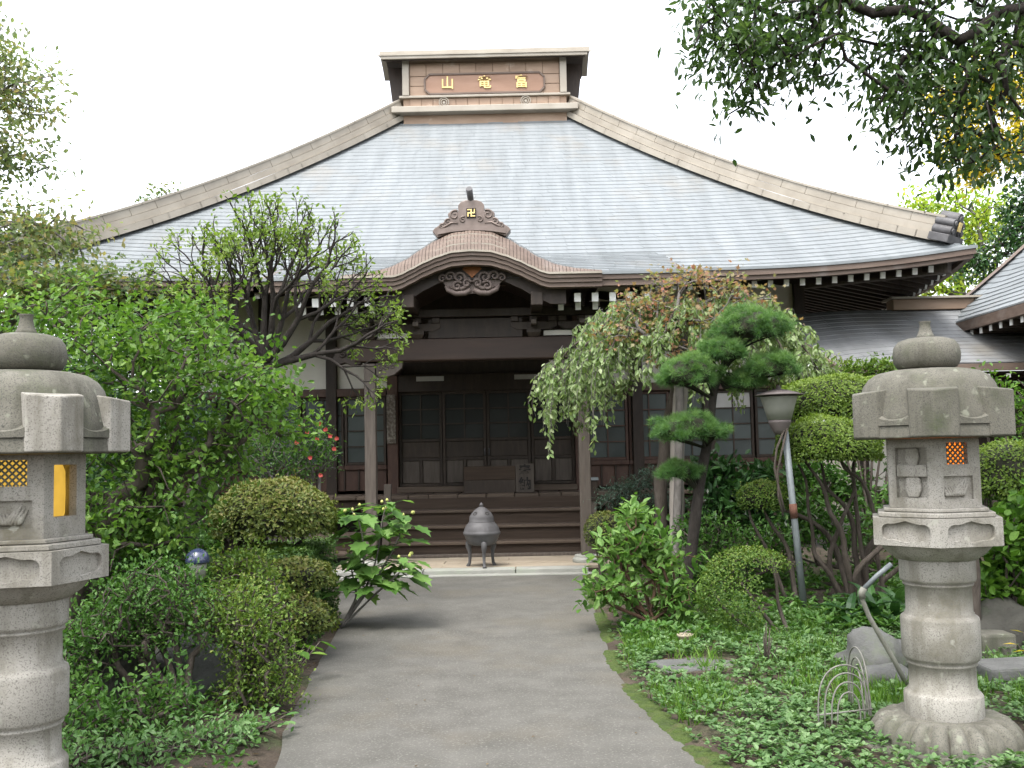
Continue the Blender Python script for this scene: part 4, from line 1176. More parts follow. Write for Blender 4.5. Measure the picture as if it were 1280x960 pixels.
# ------------------------------------------------------------------ garden lamp on a leaning pole
LY = 9.7
f0, f1 = at(1006, 770, LY), at(981, 537, LY)
lamp = thing('garden_lamp', 'leaning grey pole lamp with pale shade and flat brown cap', 'lamp', f0)
ax_ = (f1-f0).normalized()
MB().tube([f0-ax_*.1, f0+(f1-f0)*.5, f1], [.034, .032, .032], 14).build('pole', M['galv'], lamp)
p = f0+(f1-f0)*.56
MB().tube([p-ax_*.07, p+ax_*.07], .037, 14).build('rust_band', M['rust'], lamp)
ctop = at(974, 512, LY)
def lz(r, z): return (r, z)
MB().lathe([(.05, -.24), (.075, -.2), (.105, -.13), (.11, -.10)], 28, ctop).build('collar', M['lamp_cap'], lamp)
MB().lathe([(.112, -.10), (.145, .02), (.175, .115), (.178, .125)], 36, ctop).build('lamp_shade', M['shade'], lamp)
MB().lathe([(.235, .135), (.24, .142), (.10, .185), (.03, .20), (.018, .225), (.004, .24)], 36, ctop).build('lamp_cap', M['lamp_cap'], lamp)
cb = MB()
for pts in ([(982, 533), (971, 560), (968, 585), (974, 612), (981, 640)], [(984, 535), (977, 565), (972, 590), (973, 620), (979, 645)]):
    cb.tube([at(a, b_, LY-.06) for a, b_ in pts], .011, 7)
cb.build('cable', M['bark'], lamp)

# ------------------------------------------------------------------ small garden things
def rock(name, label, c, size, mat, seed, cat='rock', group=None, flat=.0, nu=22, nv=14, amp=.22):
    b = MB()
    def f(i, j):
        a, e = i*2*math.pi, (j-.5)*math.pi
        d = Vector((math.cos(a)*math.cos(e), math.sin(a)*math.cos(e), math.sin(e)))
        s = 1+amp*mnoise.noise(d*1.4+Vector((seed, 0, 0)))*2+amp*.5*mnoise.noise(d*3.5+Vector((0, seed, 0)))
        q = Vector((d.x*size[0], d.y*size[1], d.z*size[2]))*s
        if flat and q.z > flat: q.z = flat+(q.z-flat)*.12
        return (c[0]+q.x, c[1]+q.y, c[2]+q.z)
    b.grid(f, nu, nv)
    return tag(b.build(name, mat, origin=(c[0], c[1], max(0, c[2]-size[2]))), label, cat, group)
g_ = atz(872, 829, .05)
rock('flat_stone', 'flat grey stepping stone lying in the ground cover near clay pot', (g_.x, g_.y+.02, .015), (.33, .20, .08), M['rock'], 3.3, 'stone', flat=.035)
r1 = atz(1096, 838, .1); rock('rock', 'rounded grey rock standing behind the tall wire arches', (r1.x+.06, r1.y+.3, .10), (.22, .20, .21), M['rock'], 8.1)
r1 = atz(1112, 858, .05); rock('rock', 'smaller grey rock lying against the foot of the bent pipe', (r1.x+.02, r1.y+.1, .06), (.19, .15, .11), M['rock'], 5.2)
r1 = at(1103, 812, 7.6); rock('rock', 'dark grey boulder behind the rounded rock near the dark green leaves', (r1.x, 7.6, .07), (.26, .2, .13), M['rock'], 1.2)
rock('rock', 'dark mossy boulder under the shrubs beside the tall left lantern', (at(135, 870, 6.6).x, 6.6, .16), (.34, .3, .34), M['rock_dark'], 2.2)
rock('rock', 'pale grey boulder half hidden under the small leaved azaleas', (at(238, 850, 6.9).x, 6.9, .13), (.36, .28, .28), M['rock'], 7.7)
rock('rock', 'dark boulder behind the square stone block near the mossy stump', (at(1258, 800, 8.0).x, 8.0, .12), (.34, .3, .26), M['rock_dark'], 4.1)
pt = atz(857, 812, .0)
pot = thing('clay_pot', 'small pale clay pot behind the flat stepping stone', 'pot', (pt.x, pt.y, .02))
MB().lathe([(.045, .0), (.062, .085), (.068, .09), (.068, .105), (.06, .107), (.052, .06), (.02, .05)], 20, (pt.x, pt.y, .02)).build('body', M['pot'], pot)
MB().tube([(pt.x-.02+.09*f, pt.y-.02, .13+.03*math.sin(f*3.1)) for f in np.linspace(-.6, .7, 8)], .004, 6).build('handle', M['wire'], pot)

pipe_pts = [(1136, 861), (1118, 826), (1100, 795), (1086, 770), (1078, 750), (1077, 743)]
pp = thing('bent_pipe', 'grey bent pipe leaning up behind the granite lantern', 'pipe', atz(1136, 861, .02))
MB().tube([at(x, y, 6.55) for x, y in pipe_pts], .0155, 10).build('lower_pipe', M['pvc'], pp)
MB().tube([at(x, y, 6.55) for x, y in ((1078, 748), (1077, 741), (1080, 735))], .022, 10).build('elbow', M['pvc'], pp)
MB().tube([at(x, y, 6.55) for x, y in ((1079, 737), (1096, 720), (1114, 705))], .0165, 10).build('upper_pipe', M['galv'], pp)

wa = thing('wire_arches', 'small wire fence of nested arches standing in the ground cover', 'wire fence', atz(1055, 925, .02))
e0, e1 = atz(1024, 922, .03), atz(1090, 916, .03)
dx = (e1-e0)
for k, (a, c, h) in enumerate(((0, 1, .38), (.12, .96, .335), (.25, .88, .285), (.36, .80, .23))):
    pts = []
    pa, pb = e0+dx*a, e0+dx*c
    for f in np.linspace(0, 1, 25):
        g2 = math.sin(math.pi*f)**.45
        pts.append(pa.lerp(pb, .5-.5*math.cos(math.pi*f))+Vector((0, 0, h*g2)))
    MB().tube(pts, .0048, 6).build('arch_wire', M['wire'], wa)
MB().tube([e0+Vector((-.01, 0, .12)), e1+Vector((.01, 0, .13))], .005, 6).build('cross_wire', M['wire'], wa)
d2 = Vector((.02, .42, 0)); e2 = e1+Vector((.0, .02, 0))
for k, (a, c, h) in enumerate(((0, 1, .42), (.15, .9, .36), (.3, .8, .3))):
    pts = []
    pa, pb = e2+d2*a, e2+d2*c
    for f in np.linspace(0, 1, 25):
        pts.append(pa.lerp(pb, .5-.5*math.cos(math.pi*f))+Vector((0, 0, h*math.sin(math.pi*f)**.45)))
    MB().tube(pts, .0048, 6).build('arch_wire', M['wire'], wa)

tag(MB().prism([(0, 0), (1.5, -.03), (1.52, .16), (.9, .19), (0, .16)], (3.02, 6.62, 0), (1, 0, 0), (0, 0, 1), (0, .34, 0), 1).build('stone_slab', M['rock'], bevel=.02), 'long grey stone slab lying behind the amber lit lantern', 'slab')
sb = at(1243, 818, 7.7)
tag(MB().box(sb.x-.13, sb.x+.13, 7.6, 7.86, .0, .2).build('stone_block', M['granite_old'], bevel=.02), 'square stone block with the mossy stump standing at its edge', 'block')
st = at(1221, 800, 7.9)
b = MB().tube([(st.x, 7.95, 0), (st.x-.01, 7.95, .3), (st.x+.01, 7.94, .65), (st.x-.02, 7.93, .9)], [.085, .07, .062, .06], 12)
tag(b.build('mossy_stump', M['bark']), 'thin mossy tree stump behind the granite lantern by stone block', 'stump')

# blue enamel garden light and dark post lamp among the left shrubs
c = at(247, 700, 7.0)
bl = thing('blue_garden_light', 'glossy dark blue domed garden light among the left shrubs', 'garden light', (c.x, 7.0, 0))
MB().lathe([(.080, 0), (.084, .008), (.079, .042), (.064, .072), (.037, .092), (.007, .10)], 28, (c.x, 7.0, c.z-.02)).build('hood', M['blue'], bl)
MB().lathe([(.048, -.13), (.06, -.05), (.064, -.021)], 20, (c.x, 7.0, c.z)).build('lens', M['shade'], bl)
MB().tube([(c.x, 7.0, 0), (c.x, 7.0, c.z-.12)], .025, 10).build('post', M['wood_dark'], bl)
c = at(295, 690, 9.3)
dl = thing('dark_post_lamp', 'short dark post lamp with flat cap under the clipped dome shrub', 'garden light', (c.x, 9.3, 0))
MB().lathe([(.055, -.62), (.06, -.02), (.065, .12)], 14, c).build('post', M['wood_dark'], dl)
MB().lathe([(.09, .121), (.095, .135), (.06, .17), (.02, .18)], 16, c).build('cap', M['lamp_cap'], dl)
# ------------------------------------------------------------------ foliage toolkit
def L_(name, *c, **k):
    M[name] = leafmat(name, [(i/(len(c)-1)*.9+.02, q) for i, q in enumerate(c)], **k)
L_('lf_bright', (0.032,0.082,0.01), (0.065,0.155,0.018), (0.112,0.225,0.03), (0.19,0.31,0.06), trans=0.42)
L_('lf_leafy', (0.032,0.08,0.012), (0.066,0.148,0.022), (0.112,0.215,0.034), (0.19,0.3,0.07), trans=0.42)
L_('lf_tree', (.075,.13,.022), (.125,.20,.034), (.18,.26,.05), (.26,.32,.09), trans=.45)
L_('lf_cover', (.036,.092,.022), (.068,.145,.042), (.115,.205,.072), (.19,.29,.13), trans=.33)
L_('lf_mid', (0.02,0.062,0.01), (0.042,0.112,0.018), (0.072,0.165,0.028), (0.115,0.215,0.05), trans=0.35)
L_('lf_dark', (0.01,0.034,0.01), (0.02,0.06,0.015), (0.034,0.092,0.022), (0.06,0.135,0.036), trans=0.25, rough=0.35, spec=0.5)
L_('lf_thin', (.075,.12,.05), (.13,.18,.08), (.20,.23,.12), (.30,.24,.12), trans=.6)
L_('lf_gloss', (0.022,0.05,0.016), (0.042,0.084,0.024), (0.068,0.122,0.034), (0.11,0.165,0.055), trans=0.42, rough=0.32, spec=0.5)
L_('lf_azalea', (0.036,0.082,0.01), (0.07,0.135,0.016), (0.115,0.19,0.028), (0.18,0.22,0.045), trans=0.33)
L_('lf_olive', (.045,.075,.012), (.085,.120,.020), (.135,.165,.032), (.19,.17,.055), trans=.3)
L_('lf_hedge', (0.03,0.074,0.014), (0.06,0.125,0.026), (0.1,0.18,0.044), (0.16,0.24,0.07), trans=0.33)
L_('lf_hyd', (0.038,0.102,0.018), (0.076,0.17,0.03), (0.13,0.24,0.055), (0.21,0.33,0.1), trans=0.38)
L_('lf_lime', (.050,.095,.012), (.095,.160,.020), (.145,.215,.030), (.21,.28,.06), trans=.4)
L_('lf_pine', (.034,.092,.026), (.072,.165,.045), (.125,.235,.07), (.20,.31,.10), trans=.33, rough=.55)
L_('lf_cherry', (0.075,0.135,0.036), (0.15,0.225,0.075), (0.245,0.32,0.145), (0.38,0.44,0.25), trans=0.42)
L_('lf_maple', (0.11,0.165,0.05), (0.18,0.2,0.075), (0.27,0.18,0.1), (0.34,0.15,0.105), trans=0.45)
L_('lf_pale', (0.04,0.11,0.024), (0.08,0.18,0.048), (0.135,0.25,0.085), (0.22,0.34,0.15), trans=0.35)
L_('lf_blue', (.030,.060,.042), (.055,.095,.070), (.085,.135,.10), (.13,.19,.14), trans=.25)
L_('lf_yellow', (.22,.22,.02), (.42,.36,.03), (.60,.46,.04), (.75,.56,.08), trans=.55)
L_('lf_yg', (.12,.21,.02), (.20,.31,.03), (.32,.42,.05), (.48,.50,.09), trans=.5)
L_('lf_far', (.035,.075,.022), (.075,.125,.040), (.14,.165,.06), (.24,.19,.07), trans=.5)
L_('lf_brown', (.035,.022,.013), (.06,.038,.02), (.10,.065,.03), (.17,.115,.05), trans=.15)
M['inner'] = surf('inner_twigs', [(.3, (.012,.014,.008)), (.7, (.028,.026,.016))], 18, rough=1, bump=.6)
M['flower'] = surf('petal', [(.3, (.42,.05,.04)), (.7, (.52,.10,.08))], 9, rough=.6, bump=0)
M['bud'] = surf('bud', [(.3, (.30,.34,.08)), (.7, (.42,.42,.14))], 9, rough=.7, bump=0)
M['stem_red'] = surf('red_stem', [(.3, (.055,.03,.018)), (.7, (.10,.055,.033))], 9, rough=.8, bump=.2)

TPL = {
 'oval': ([(0,0,0), (0,.5,-.035), (0,1,-.06), (-.24,.42,.05), (.24,.42,.05), (-.17,.75,.02), (.17,.75,.02)], [(0,4,1), (0,1,3), (1,4,6), (1,6,2), (1,2,5), (1,5,3)]),
 'small': ([(0,0,0), (0,1,-.05), (-.27,.5,.06), (.27,.5,.06)], [(0,3,1), (0,1,2)]),
 'lance': ([(0,0,0), (0,.55,-.03), (0,1,-.1), (-.14,.45,.04), (.14,.45,.04)], [(0,4,1), (0,1,3), (1,4,2), (1,2,3)]),
 'needle': ([(-.022,0,0), (.022,0,0), (0,1,0)], [(0,1,2)]),
 'maple': ([(0,0,0), (.16,.2,.0), (.46,.12,.03), (.24,.36,.0), (.5,.56,.02), (.18,.56,0), (0,1,-.05), (-.18,.56,0), (-.5,.56,.02), (-.24,.36,0), (-.46,.12,.03), (-.16,.2,0), (0,.38,-.02)],
           [(12,0,1), (12,1,2,3), (12,3,4,5), (12,5,6,7), (12,7,8,9), (12,9,10,11), (12,11,0)]),
 'broad': ([(0,0,0), (0,.5,-.05), (0,1,-.1), (-.3,.2,.03), (.3,.2,.03), (-.38,.5,.05), (.38,.5,.05), (-.22,.8,.0), (.22,.8,.0)], [(0,4,1), (4,6,1), (6,8,1), (8,2,1), (0,1,3), (3,1,5), (5,1,7), (7,1,2)]),
 'lobed': ([(0,0,0), (.22,-.06,.02), (.30,.16,.01), (.50,.30,.03), (.33,.46,.0), (.36,.68,.0), (.16,.70,-.02), (0,1,-.12), (-.16,.70,-.02), (-.36,.68,.0), (-.33,.46,0), (-.50,.30,.03), (-.30,.16,.01), (-.22,-.06,.02), (0,.4,-.05)],
           [(14,0,1), (14,1,2), (14,2,3), (14,3,4), (14,4,5), (14,5,6), (14,6,7), (14,7,8), (14,8,9), (14,9,10), (14,10,11), (14,11,12), (14,12,13), (14,13,0)]),
}
LEAF_MESH = {}
def leaf_mesh(tpl, mat, tv):
    key = (tpl, mat.name, round(tv, 2))
    if key not in LEAF_MESH:
        v, f = TPL[tpl]; m = bpy.data.meshes.new('leaf'); m.from_pydata(v, [], f); m.materials.append(mat)
        a = m.attributes.new('tint', 'FLOAT', 'POINT'); a.data.foreach_set('value', [tv]*len(v))
        LEAF_MESH[key] = m
    return LEAF_MESH[key]

def unit(a): return a/np.maximum(np.linalg.norm(a, axis=-1, keepdims=True), 1e-9)
def rand_dir(n): return unit(rng.normal(size=(n, 3)))

def leaves(parent, mat, pos, dirs, nrm, size, tpl='oval', tint=None, singles=0, name='foliage', width=1.0):
    """Leaves with their own place and heading: the ones nearest the standpoint as single objects, the others joined."""
    pos, dirs, nrm = np.asarray(pos, float), unit(np.asarray(dirs, float)), np.asarray(nrm, float)
    n = len(pos)
    size = np.broadcast_to(np.asarray(size, float), (n,))
    if tint is None: tint = np.clip(rng.normal(.45, .2, n), 0, .95)
    y = dirs; z = unit(nrm - (nrm*y).sum(1, keepdims=True)*y); x = np.cross(y, z)
    order = np.arange(n)
    if singles:
        d = np.linalg.norm(pos - np.array(EYE), axis=1)
        order = np.argsort(d)
        for i in order[:singles]:
            m4 = Matrix(((x[i,0]*size[i]*width, y[i,0]*size[i], z[i,0]*size[i], pos[i,0]), (x[i,1]*size[i]*width, y[i,1]*size[i], z[i,1]*size[i], pos[i,1]), (x[i,2]*size[i]*width, y[i,2]*size[i], z[i,2]*size[i], pos[i,2]), (0,0,0,1)))
            tv = (.15, .35, .55, .75)[min(3, int(tint[i]*4))]
            o = bpy.data.objects.new('leaf', leaf_mesh(tpl, mat, tv)); link(o, parent, m4)
        order = order[singles:]
    if not len(order): return
    pos, x, y, z, size, tint = pos[order], x[order], y[order], z[order], size[order], np.asarray(tint)[order]
    tv, tf = TPL[tpl]; tv = np.array(tv)
    V = pos[:, None, :] + size[:, None, None]*(tv[None, :, 0:1]*width*x[:, None, :] + tv[None, :, 1:2]*y[:, None, :] + tv[None, :, 2:3]*z[:, None, :])
    K = len(tv); F = []
    base = (np.arange(len(pos))*K)[:, None]
    for k in set(len(f) for f in tf):
        fs = np.array([f for f in tf if len(f) == k])
        F.append((base[:, :, None] + fs[None]).reshape(-1, k))
    return npmesh(name, V.reshape(-1, 3), F, mat, parent, tint=np.repeat(tint, K), kind='stuff')

def ellipsoid_pts(n, c, r, shell=.35, zmin=-1.0, lump=.16, seed=0.0):
    """Points near the skin of a lumpy ellipsoid, and the outward directions."""
    d = rand_dir(int(n*2.2)); d = d[d[:, 2] > zmin][:n]
    k = 1 - np.abs(rng.normal(0, shell, len(d))); k = np.clip(k, .05, 1.05)
    l = np.array([mnoise.noise(Vector((q[0]*2.2+seed, q[1]*2.2, q[2]*2.2+seed))) for q in d])
    k = k*(1+lump*l*1.6)
    return np.array(c)[None] + d*k[:, None]*np.array(r)[None], d

def tubes(mb, pts, r0, r1, n=7, wob=0.0):
    pts = [Vector(p) for p in pts]
    out = []
    for i in range(len(pts)-1):                      # smooth the polyline (Catmull-Rom)
        p0, p1, p2, p3 = pts[max(0, i-1)], pts[i], pts[i+1], pts[min(len(pts)-1, i+2)]
        for s in range(4):
            t = s/4
            out.append(.5*((2*p1)+(p2-p0)*t+(2*p0-5*p1+4*p2-p3)*t*t+(3*p1-p0-3*p2+p3)*t**3))
    out.append(pts[-1])
    L = len(out)
    if wob: out = [p+Vector((mnoise.noise(p*3+Vector((9, 0, 0))), mnoise.noise(p*3+Vector((0, 9, 0))), 0))*wob*min(1, i/3) for i, p in enumerate(out)]
    rad = [(r0+(r1-r0)*i/(L-1))*(1+.12*mnoise.noise(out[i]*7)) for i in range(L)]
    mb.tube(out, rad, n)
    return out

def grow(trunk, r_tip, targets, bias=.25, jit=.06, expo=.45, r_max=None, sides=6, start=0):
    """Branches from a trunk polyline to every target; girth follows the number of tips carried."""
    P = [np.array(p, float) for p in trunk]; par = [-1]+list(range(len(trunk)-1)); plen = [0.0]
    for i in range(1, len(P)): plen.append(plen[-1]+np.linalg.norm(P[i]-P[i-1]))
    T = np.asarray(targets, float)
    T = T[np.argsort(np.linalg.norm(T-P[-1], axis=1))]
    tips = []
    for t in T:
        A = np.array(P[start:]); d = np.linalg.norm(A-t, axis=1)
        c = d + bias*np.array(plen[start:])
        c += np.where(A[:, 2] > t[2]+.25, .25, 0)
        j = int(np.argmin(c))+start
        a = P[j]; dv = t-a; L = np.linalg.norm(dv)
        n = max(1, min(5, int(L/.16)))
        back = P[j]-P[par[j]] if par[j] >= 0 else np.array((0, 0, 1.0))
        back = back/(np.linalg.norm(back)+1e-9)*L*.22
        prev = j
        for k in range(1, n+1):
            f = k/n
            q = a + dv*f + back*f*(1-f) + (rng.normal(0, jit, 3)*L*.5 if k < n else 0)
            P.append(q); par.append(prev); plen.append(plen[prev]+np.linalg.norm(q-P[prev])); prev = len(P)-1
        tips.append(prev)
    N = len(P); cnt = np.zeros(N)
    for t in tips: cnt[t] += 1
    for i in range(N-1, 0, -1):
        if par[i] >= 0: cnt[par[i]] += cnt[i]
    rad = r_tip*np.maximum(cnt, 1)**expo
    if r_max: rad = np.minimum(rad, r_max)
    kids = [[] for _ in range(N)]
    for i in range(1, N): kids[par[i]].append(i)
    mb = MB()
    stack = [(0, None)]
    while stack:
        i, frm = stack.pop()
        chain = ([frm] if frm is not None else [])+[i]
        while kids[chain[-1]]:
            ks = sorted(kids[chain[-1]], key=lambda q: -cnt[q])
            for q in ks[1:]: stack.append((q, chain[-1]))
            chain.append(ks[0])
        rr = [rad[q] for q in chain]
        if frm is not None: rr[0] = rr[1]*1.05
        big = max(rr)
        mb.tube([Vector(P[q]) for q in chain], rr, 9 if big > .05 else (6 if big > .012 else 4), cap=False)
    tipP = np.array([P[t] for t in tips]); tipD = unit(np.array([P[t]-P[par[t]] for t in tips]))
    return mb, tipP, tipD

def cluster(tips, tdir, per, spread, droop=0.0):
    """Leaf places round every tip."""
    n = len(tips)*per
    p = np.repeat(tips, per, 0) + rng.normal(0, spread, (n, 3))
    d = unit(np.repeat(tdir, per, 0)*.6 + rand_dir(n)*.9 - np.array((0, 0, droop)))
    nr = unit(np.array((0, 0, 1.0)) + rand_dir(n)*.75)
    tl = np.clip(np.repeat(rng.normal(.45, .16, len(tips)), per) + rng.normal(0, .14, n), 0, .95)
    return p, d, nr, tl

def tree(name, label, cat, trunk, targets, r_tip, leaf, size, mat, bark, per=8, spread=.08, droop=.1, bias=.25, jit=.06, expo=.45, r_max=None, tpl='oval', singles=0, group=None, zbase=0.0, extra=None, start=0, width=1.0):
    o = thing(name, label, cat, (trunk[0][0], trunk[0][1], zbase), group)
    mb, tp, td = grow(trunk, r_tip, targets, bias, jit, expo, r_max, start=start)
    mb.build('trunk', bark, o)
    p, d, nr, tl = cluster(tp, td, per, spread, droop)
    leaves(o, mat, p, d, nr, rng.uniform(size*.7, size*1.2, len(p)), tpl, tl, singles, 'crown', width)
    return o, tp, td

def blobs(specs, n):
    """targets spread through several ellipsoids given as (px, py, depth, rx, ry, rz) in metres round a surveyed centre."""
    w = np.array([s[3]*s[4]*s[5] for s in specs])**.67; w = w/w.sum()
    out = []
    for s, k in zip(specs, w):
        c = at(s[0], s[1], s[2]) if len(s) == 6 else s
        p, _ = ellipsoid_pts(max(3, int(n*k)), tuple(c), s[3:6], .45, -.8, .2, seed=s[0]*.01)
        out.append(p)
    return np.concatenate(out)

def clipped(name, label, c, r, n, size, mat, cat='shrub', stems=(), bark='bark', tpl='small', group=None, shell=.06, core=.86, zmin=-.55, lump=.07, base=None, twig=.012, mask=None, upward=.35, loose=.5):
    """A clipped shrub: a tight skin of small leaves over a dark twiggy inside, on stems."""
    c = Vector(c); b = base or (c.x, c.y, 0)
    o = thing(name, label, cat, b, group)
    sd = c.x*3+c.y
    p, d = ellipsoid_pts(n, tuple(c), r, shell, zmin, lump, sd)
    if mask is not None:
        k = mask(d); p, d = p[k], d[k]
    thin = np.array([mnoise.noise(Vector(q)*5.5+Vector((sd, 0, 0))) for q in p])          # thin patches
    k = (thin < .22) | (rng.random(len(p)) < .35); p, d = p[k], d[k]
    ns = max(10, int(n/260)); si = rng.integers(0, len(p), ns)                            # stray shoots
    sl = rng.uniform(.03, .10, ns)
    sp_ = np.concatenate([p[si]+unit(d[si]+rand_dir(ns)*.35)*(sl*f)[:, None] for f in (.3, .55, .8, 1.0)]); sd_ = np.concatenate([d[si]]*4)
    p = np.concatenate([p, sp_]); d = np.concatenate([d, sd_])
    m = len(p)
    nr = unit(d + rand_dir(m)*loose + np.array((0, 0, upward)))
    dr = unit(np.cross(nr, rand_dir(m)) + d*.45)
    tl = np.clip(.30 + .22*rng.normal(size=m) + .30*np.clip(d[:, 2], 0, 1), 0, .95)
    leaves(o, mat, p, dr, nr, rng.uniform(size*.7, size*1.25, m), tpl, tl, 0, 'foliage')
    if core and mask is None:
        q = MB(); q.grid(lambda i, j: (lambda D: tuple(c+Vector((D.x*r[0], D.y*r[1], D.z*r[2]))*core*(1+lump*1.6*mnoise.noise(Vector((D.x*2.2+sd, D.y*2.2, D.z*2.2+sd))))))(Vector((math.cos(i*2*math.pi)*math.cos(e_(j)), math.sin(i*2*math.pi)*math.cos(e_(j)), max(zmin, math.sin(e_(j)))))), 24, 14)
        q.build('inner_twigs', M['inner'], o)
    if stems:
        for st in stems:
            mb = MB(); tubes(mb, st[0], st[1], st[2], 8, .02); mb.build('stem', M[bark], o)
    return o
def e_(j): return (j-.5)*math.pi
def fan_stems(base, c, r, n, r0=.018, spread=.12, r1=.006, dz=-.3):
    """Stems rising from round the base into the underside of the crown."""
    out = []
    for k in range(n):
        a = 2*math.pi*k/n+rng.uniform(-.4, .4)
        b = Vector(base)+Vector((math.cos(a), math.sin(a), 0))*spread*rng.uniform(.3, 1)
        e = Vector(c)+Vector((math.cos(a)*r[0]*rng.uniform(.3, .75), math.sin(a)*r[1]*rng.uniform(.3, .75), r[2]*dz))
        m = b.lerp(e, .5)+Vector((rng.normal(0, .05), rng.normal(0, .05), -.02))
        out.append(([b-Vector((0, 0, .03)), m, e], r0*rng.uniform(.7, 1.2), r1))
    return out
# ------------------------------------------------------------------ left side of the garden
A = lambda px, py, Y: tuple(at(px, py, Y))
def gp(px, Y, z=0.0):      # a point on the ground under a column of the photograph
    p = at(px, 700, Y); return (p.x, Y, z)

# big leafy shrub behind the left lantern
YB = 7.4
tg = blobs([(150, 440, YB, .62, .6, .42), (265, 470, YB, .60, .55, .40), (338, 500, YB, .38, .45, .26), (110, 540, YB-.1, .60, .5, .45), (205, 575, YB, .52, .5, .42), (270, 560, YB+.2, .35, .4, .3), 
            (90, 650, YB-.2, .5, .5, .45), (180, 660, YB+.1, .55, .5, .4), (372, 535, YB, .16, .25, .14), (60, 400, YB+.3, .5, .4, .35), (250, 405, YB+.3, .35, .3, .2)], 620)
t0 = [gp(62, 7.2), A(90, 745, 7.2), A(120, 680, 7.25), A(150, 620, 7.3)]
leafy, tp, td = tree('leafy_shrub', 'big bright green leafy shrub spreading behind the yellow lit lantern', 'shrub', t0, tg, .0042, 'x', .056, M['lf_leafy'], M['bark'], per=21, spread=.075, droop=.15, r_max=.07, tpl='oval', singles=220, bias=.12, width=1.25)
extra = MB()
for pts in ([gp(100, 7.35), A(118, 740, 7.4), A(165, 650, 7.4), A(215, 560, 7.4), A(235, 500, 7.4)], [gp(85, 7.3), A(125, 700, 7.45), A(200, 620, 7.5), A(275, 570, 7.5), A(320, 540, 7.5)]):
    tubes(extra, pts, .05, .018, 8, .03)
extra.build('limb', M['bark'], leafy)
# understorey behind it
for i, (px, py, Y, r, mat, lab) in enumerate((
        (105, 700, 9.2, (.85, .6, .75), 'lf_mid', 'dark green understorey shrub beneath the big leafy shrub'),
        (190, 720, 9.5, (.7, .5, .6), 'lf_mid', 'green understorey shrub around the dark rough tree trunk'),
        (20, 520, 11.5, (1.6, 1.0, 1.5), 'lf_dark', 'broad dark evergreen bush behind the yellow lit lantern'),
        (190, 520, 12.6, (1.7, 1.0, 1.5), 'lf_dark', 'dark evergreen bush against the left end of temple hall'),
        (-90, 560, 9.0, (1.4, 1.2, 1.5), 'lf_dark', 'tall dark evergreen bush left of the yellow lit lantern'))):
    c = at(px, py, Y); c.z = max(c.z, r[2]*.75)
    o = thing('evergreen_bush' if 'evergreen' in lab else 'understorey_shrub', lab, 'shrub', (c.x, Y, 0))
    mb = MB()
    for s in fan_stems((c.x, Y, 0), c, r, 6, .03, .25): tubes(mb, s[0], s[1], s[2], 7, .03)
    mb.build('stem', M['bark'], o)
    p, d = ellipsoid_pts(4200, tuple(c), r, .3, -.9, .25, i*3.3)
    m = len(p)
    leaves(o, M[mat], p, unit(d*.5+rand_dir(m)), unit(d*.5+rand_dir(m)*.6+np.array((0, 0, .6))), rng.uniform(.05, .09, m), 'oval', np.clip(rng.normal(.4, .2, m), 0, .95))

# open-crowned old tree, rising behind the big shrub
YT = 10.2
pt_ = thing('pruned_tree', 'old pruned umbrella shaped tree with dark bare branches before the roof', 'tree', gp(222, YT))
F_ = at(330, 462, YT)
wood = MB()
tubes(wood, [gp(222, YT, -.05), A(224, 735, YT), A(232, 660, YT), A(258, 580, YT), A(300, 512, YT), tuple(F_)], .10, .075, 10, .03)
tipsP, tipsD = [], []
dc, dr = at(342, 420, YT), Vector((1.16, 1.05, 1.34))
def limb(p, d, ln, r, depth, sag):
    d = d.normalized()
    side = Vector(rng.normal(0, 1, 3)).cross(d).normalized()
    m = p+d*ln*.5+side*ln*rng.uniform(.04, .14)
    e = p+d*ln+Vector((0, 0, -sag*ln))
    q = Vector(((e.x-dc.x)/dr.x, (e.y-dc.y)/dr.y, (e.z-dc.z)/dr.z))
    if q.length > 1.0 and e.z > dc.z-.1: e = e-(e-p)*.35*min(1, (q.length-1)*3)
    wood.tube([p, m, e], [r, r*.86, r*.70], 8 if r > .03 else (6 if r > .01 else 4), cap=False)
    d2 = (e-m).normalized()
    if depth == 0:
        for f in (.3, .65, 1.0):
            tipsP.append(tuple(m.lerp(e, f))); tipsD.append(tuple(d2))
        return
    n = (3, 3, 3, 3)[depth-1]
    for k in range(n):
        a = 2*math.pi*k/n+rng.uniform(-.5, .5)
        x = d2.cross(Vector((0, 0, 1)));  x = x.normalized() if x.length > .1 else Vector((1, 0, 0))
        y = x.cross(d2)
        sp = (.52 if k else .14)*rng.uniform(.75, 1.3)
        nd = d2+(x*math.cos(a)+y*math.sin(a))*sp*1.25+Vector((0, 0, .06-sag*.4))
        limb(m.lerp(e, .55+.45*rng.random()) if k else e, nd, ln*rng.uniform(.56, .80), r*(.52 if k else .66), depth-1, sag)
for az, el, ln, sag in ((180, 40, .60, 0), (195, 62, .62, 0), (95, 84, .66, 0), (50, 66, .62, 0), (-50, 70, .62, 0), (-15, 48, .60, 0), (20, 34, .60, .01), (0, 16, .58, .05), (235, 45, .54, 0), (130, 62, .58, 0), (165, 20, .56, 0)):
    a, e = R(az), R(el)
    limb(F_+Vector((0, 0, rng.uniform(-.05, .12))), Vector((math.cos(a)*math.cos(e), math.sin(a)*math.cos(e), math.sin(e))), ln, .040, 4, sag)
wood.build('trunk', M['bark_dark'], pt_)
tp_, td_ = np.array(tipsP), np.array(tipsD)
keep = rng.random(len(tp_)) < .6
p, d, nr, tl = cluster(tp_[keep], td_[keep], 3, .03, .25)
leaves(pt_, M['lf_tree'], p, d, nr, rng.uniform(.04, .072, len(p)), 'oval', tl, 0, 'crown')
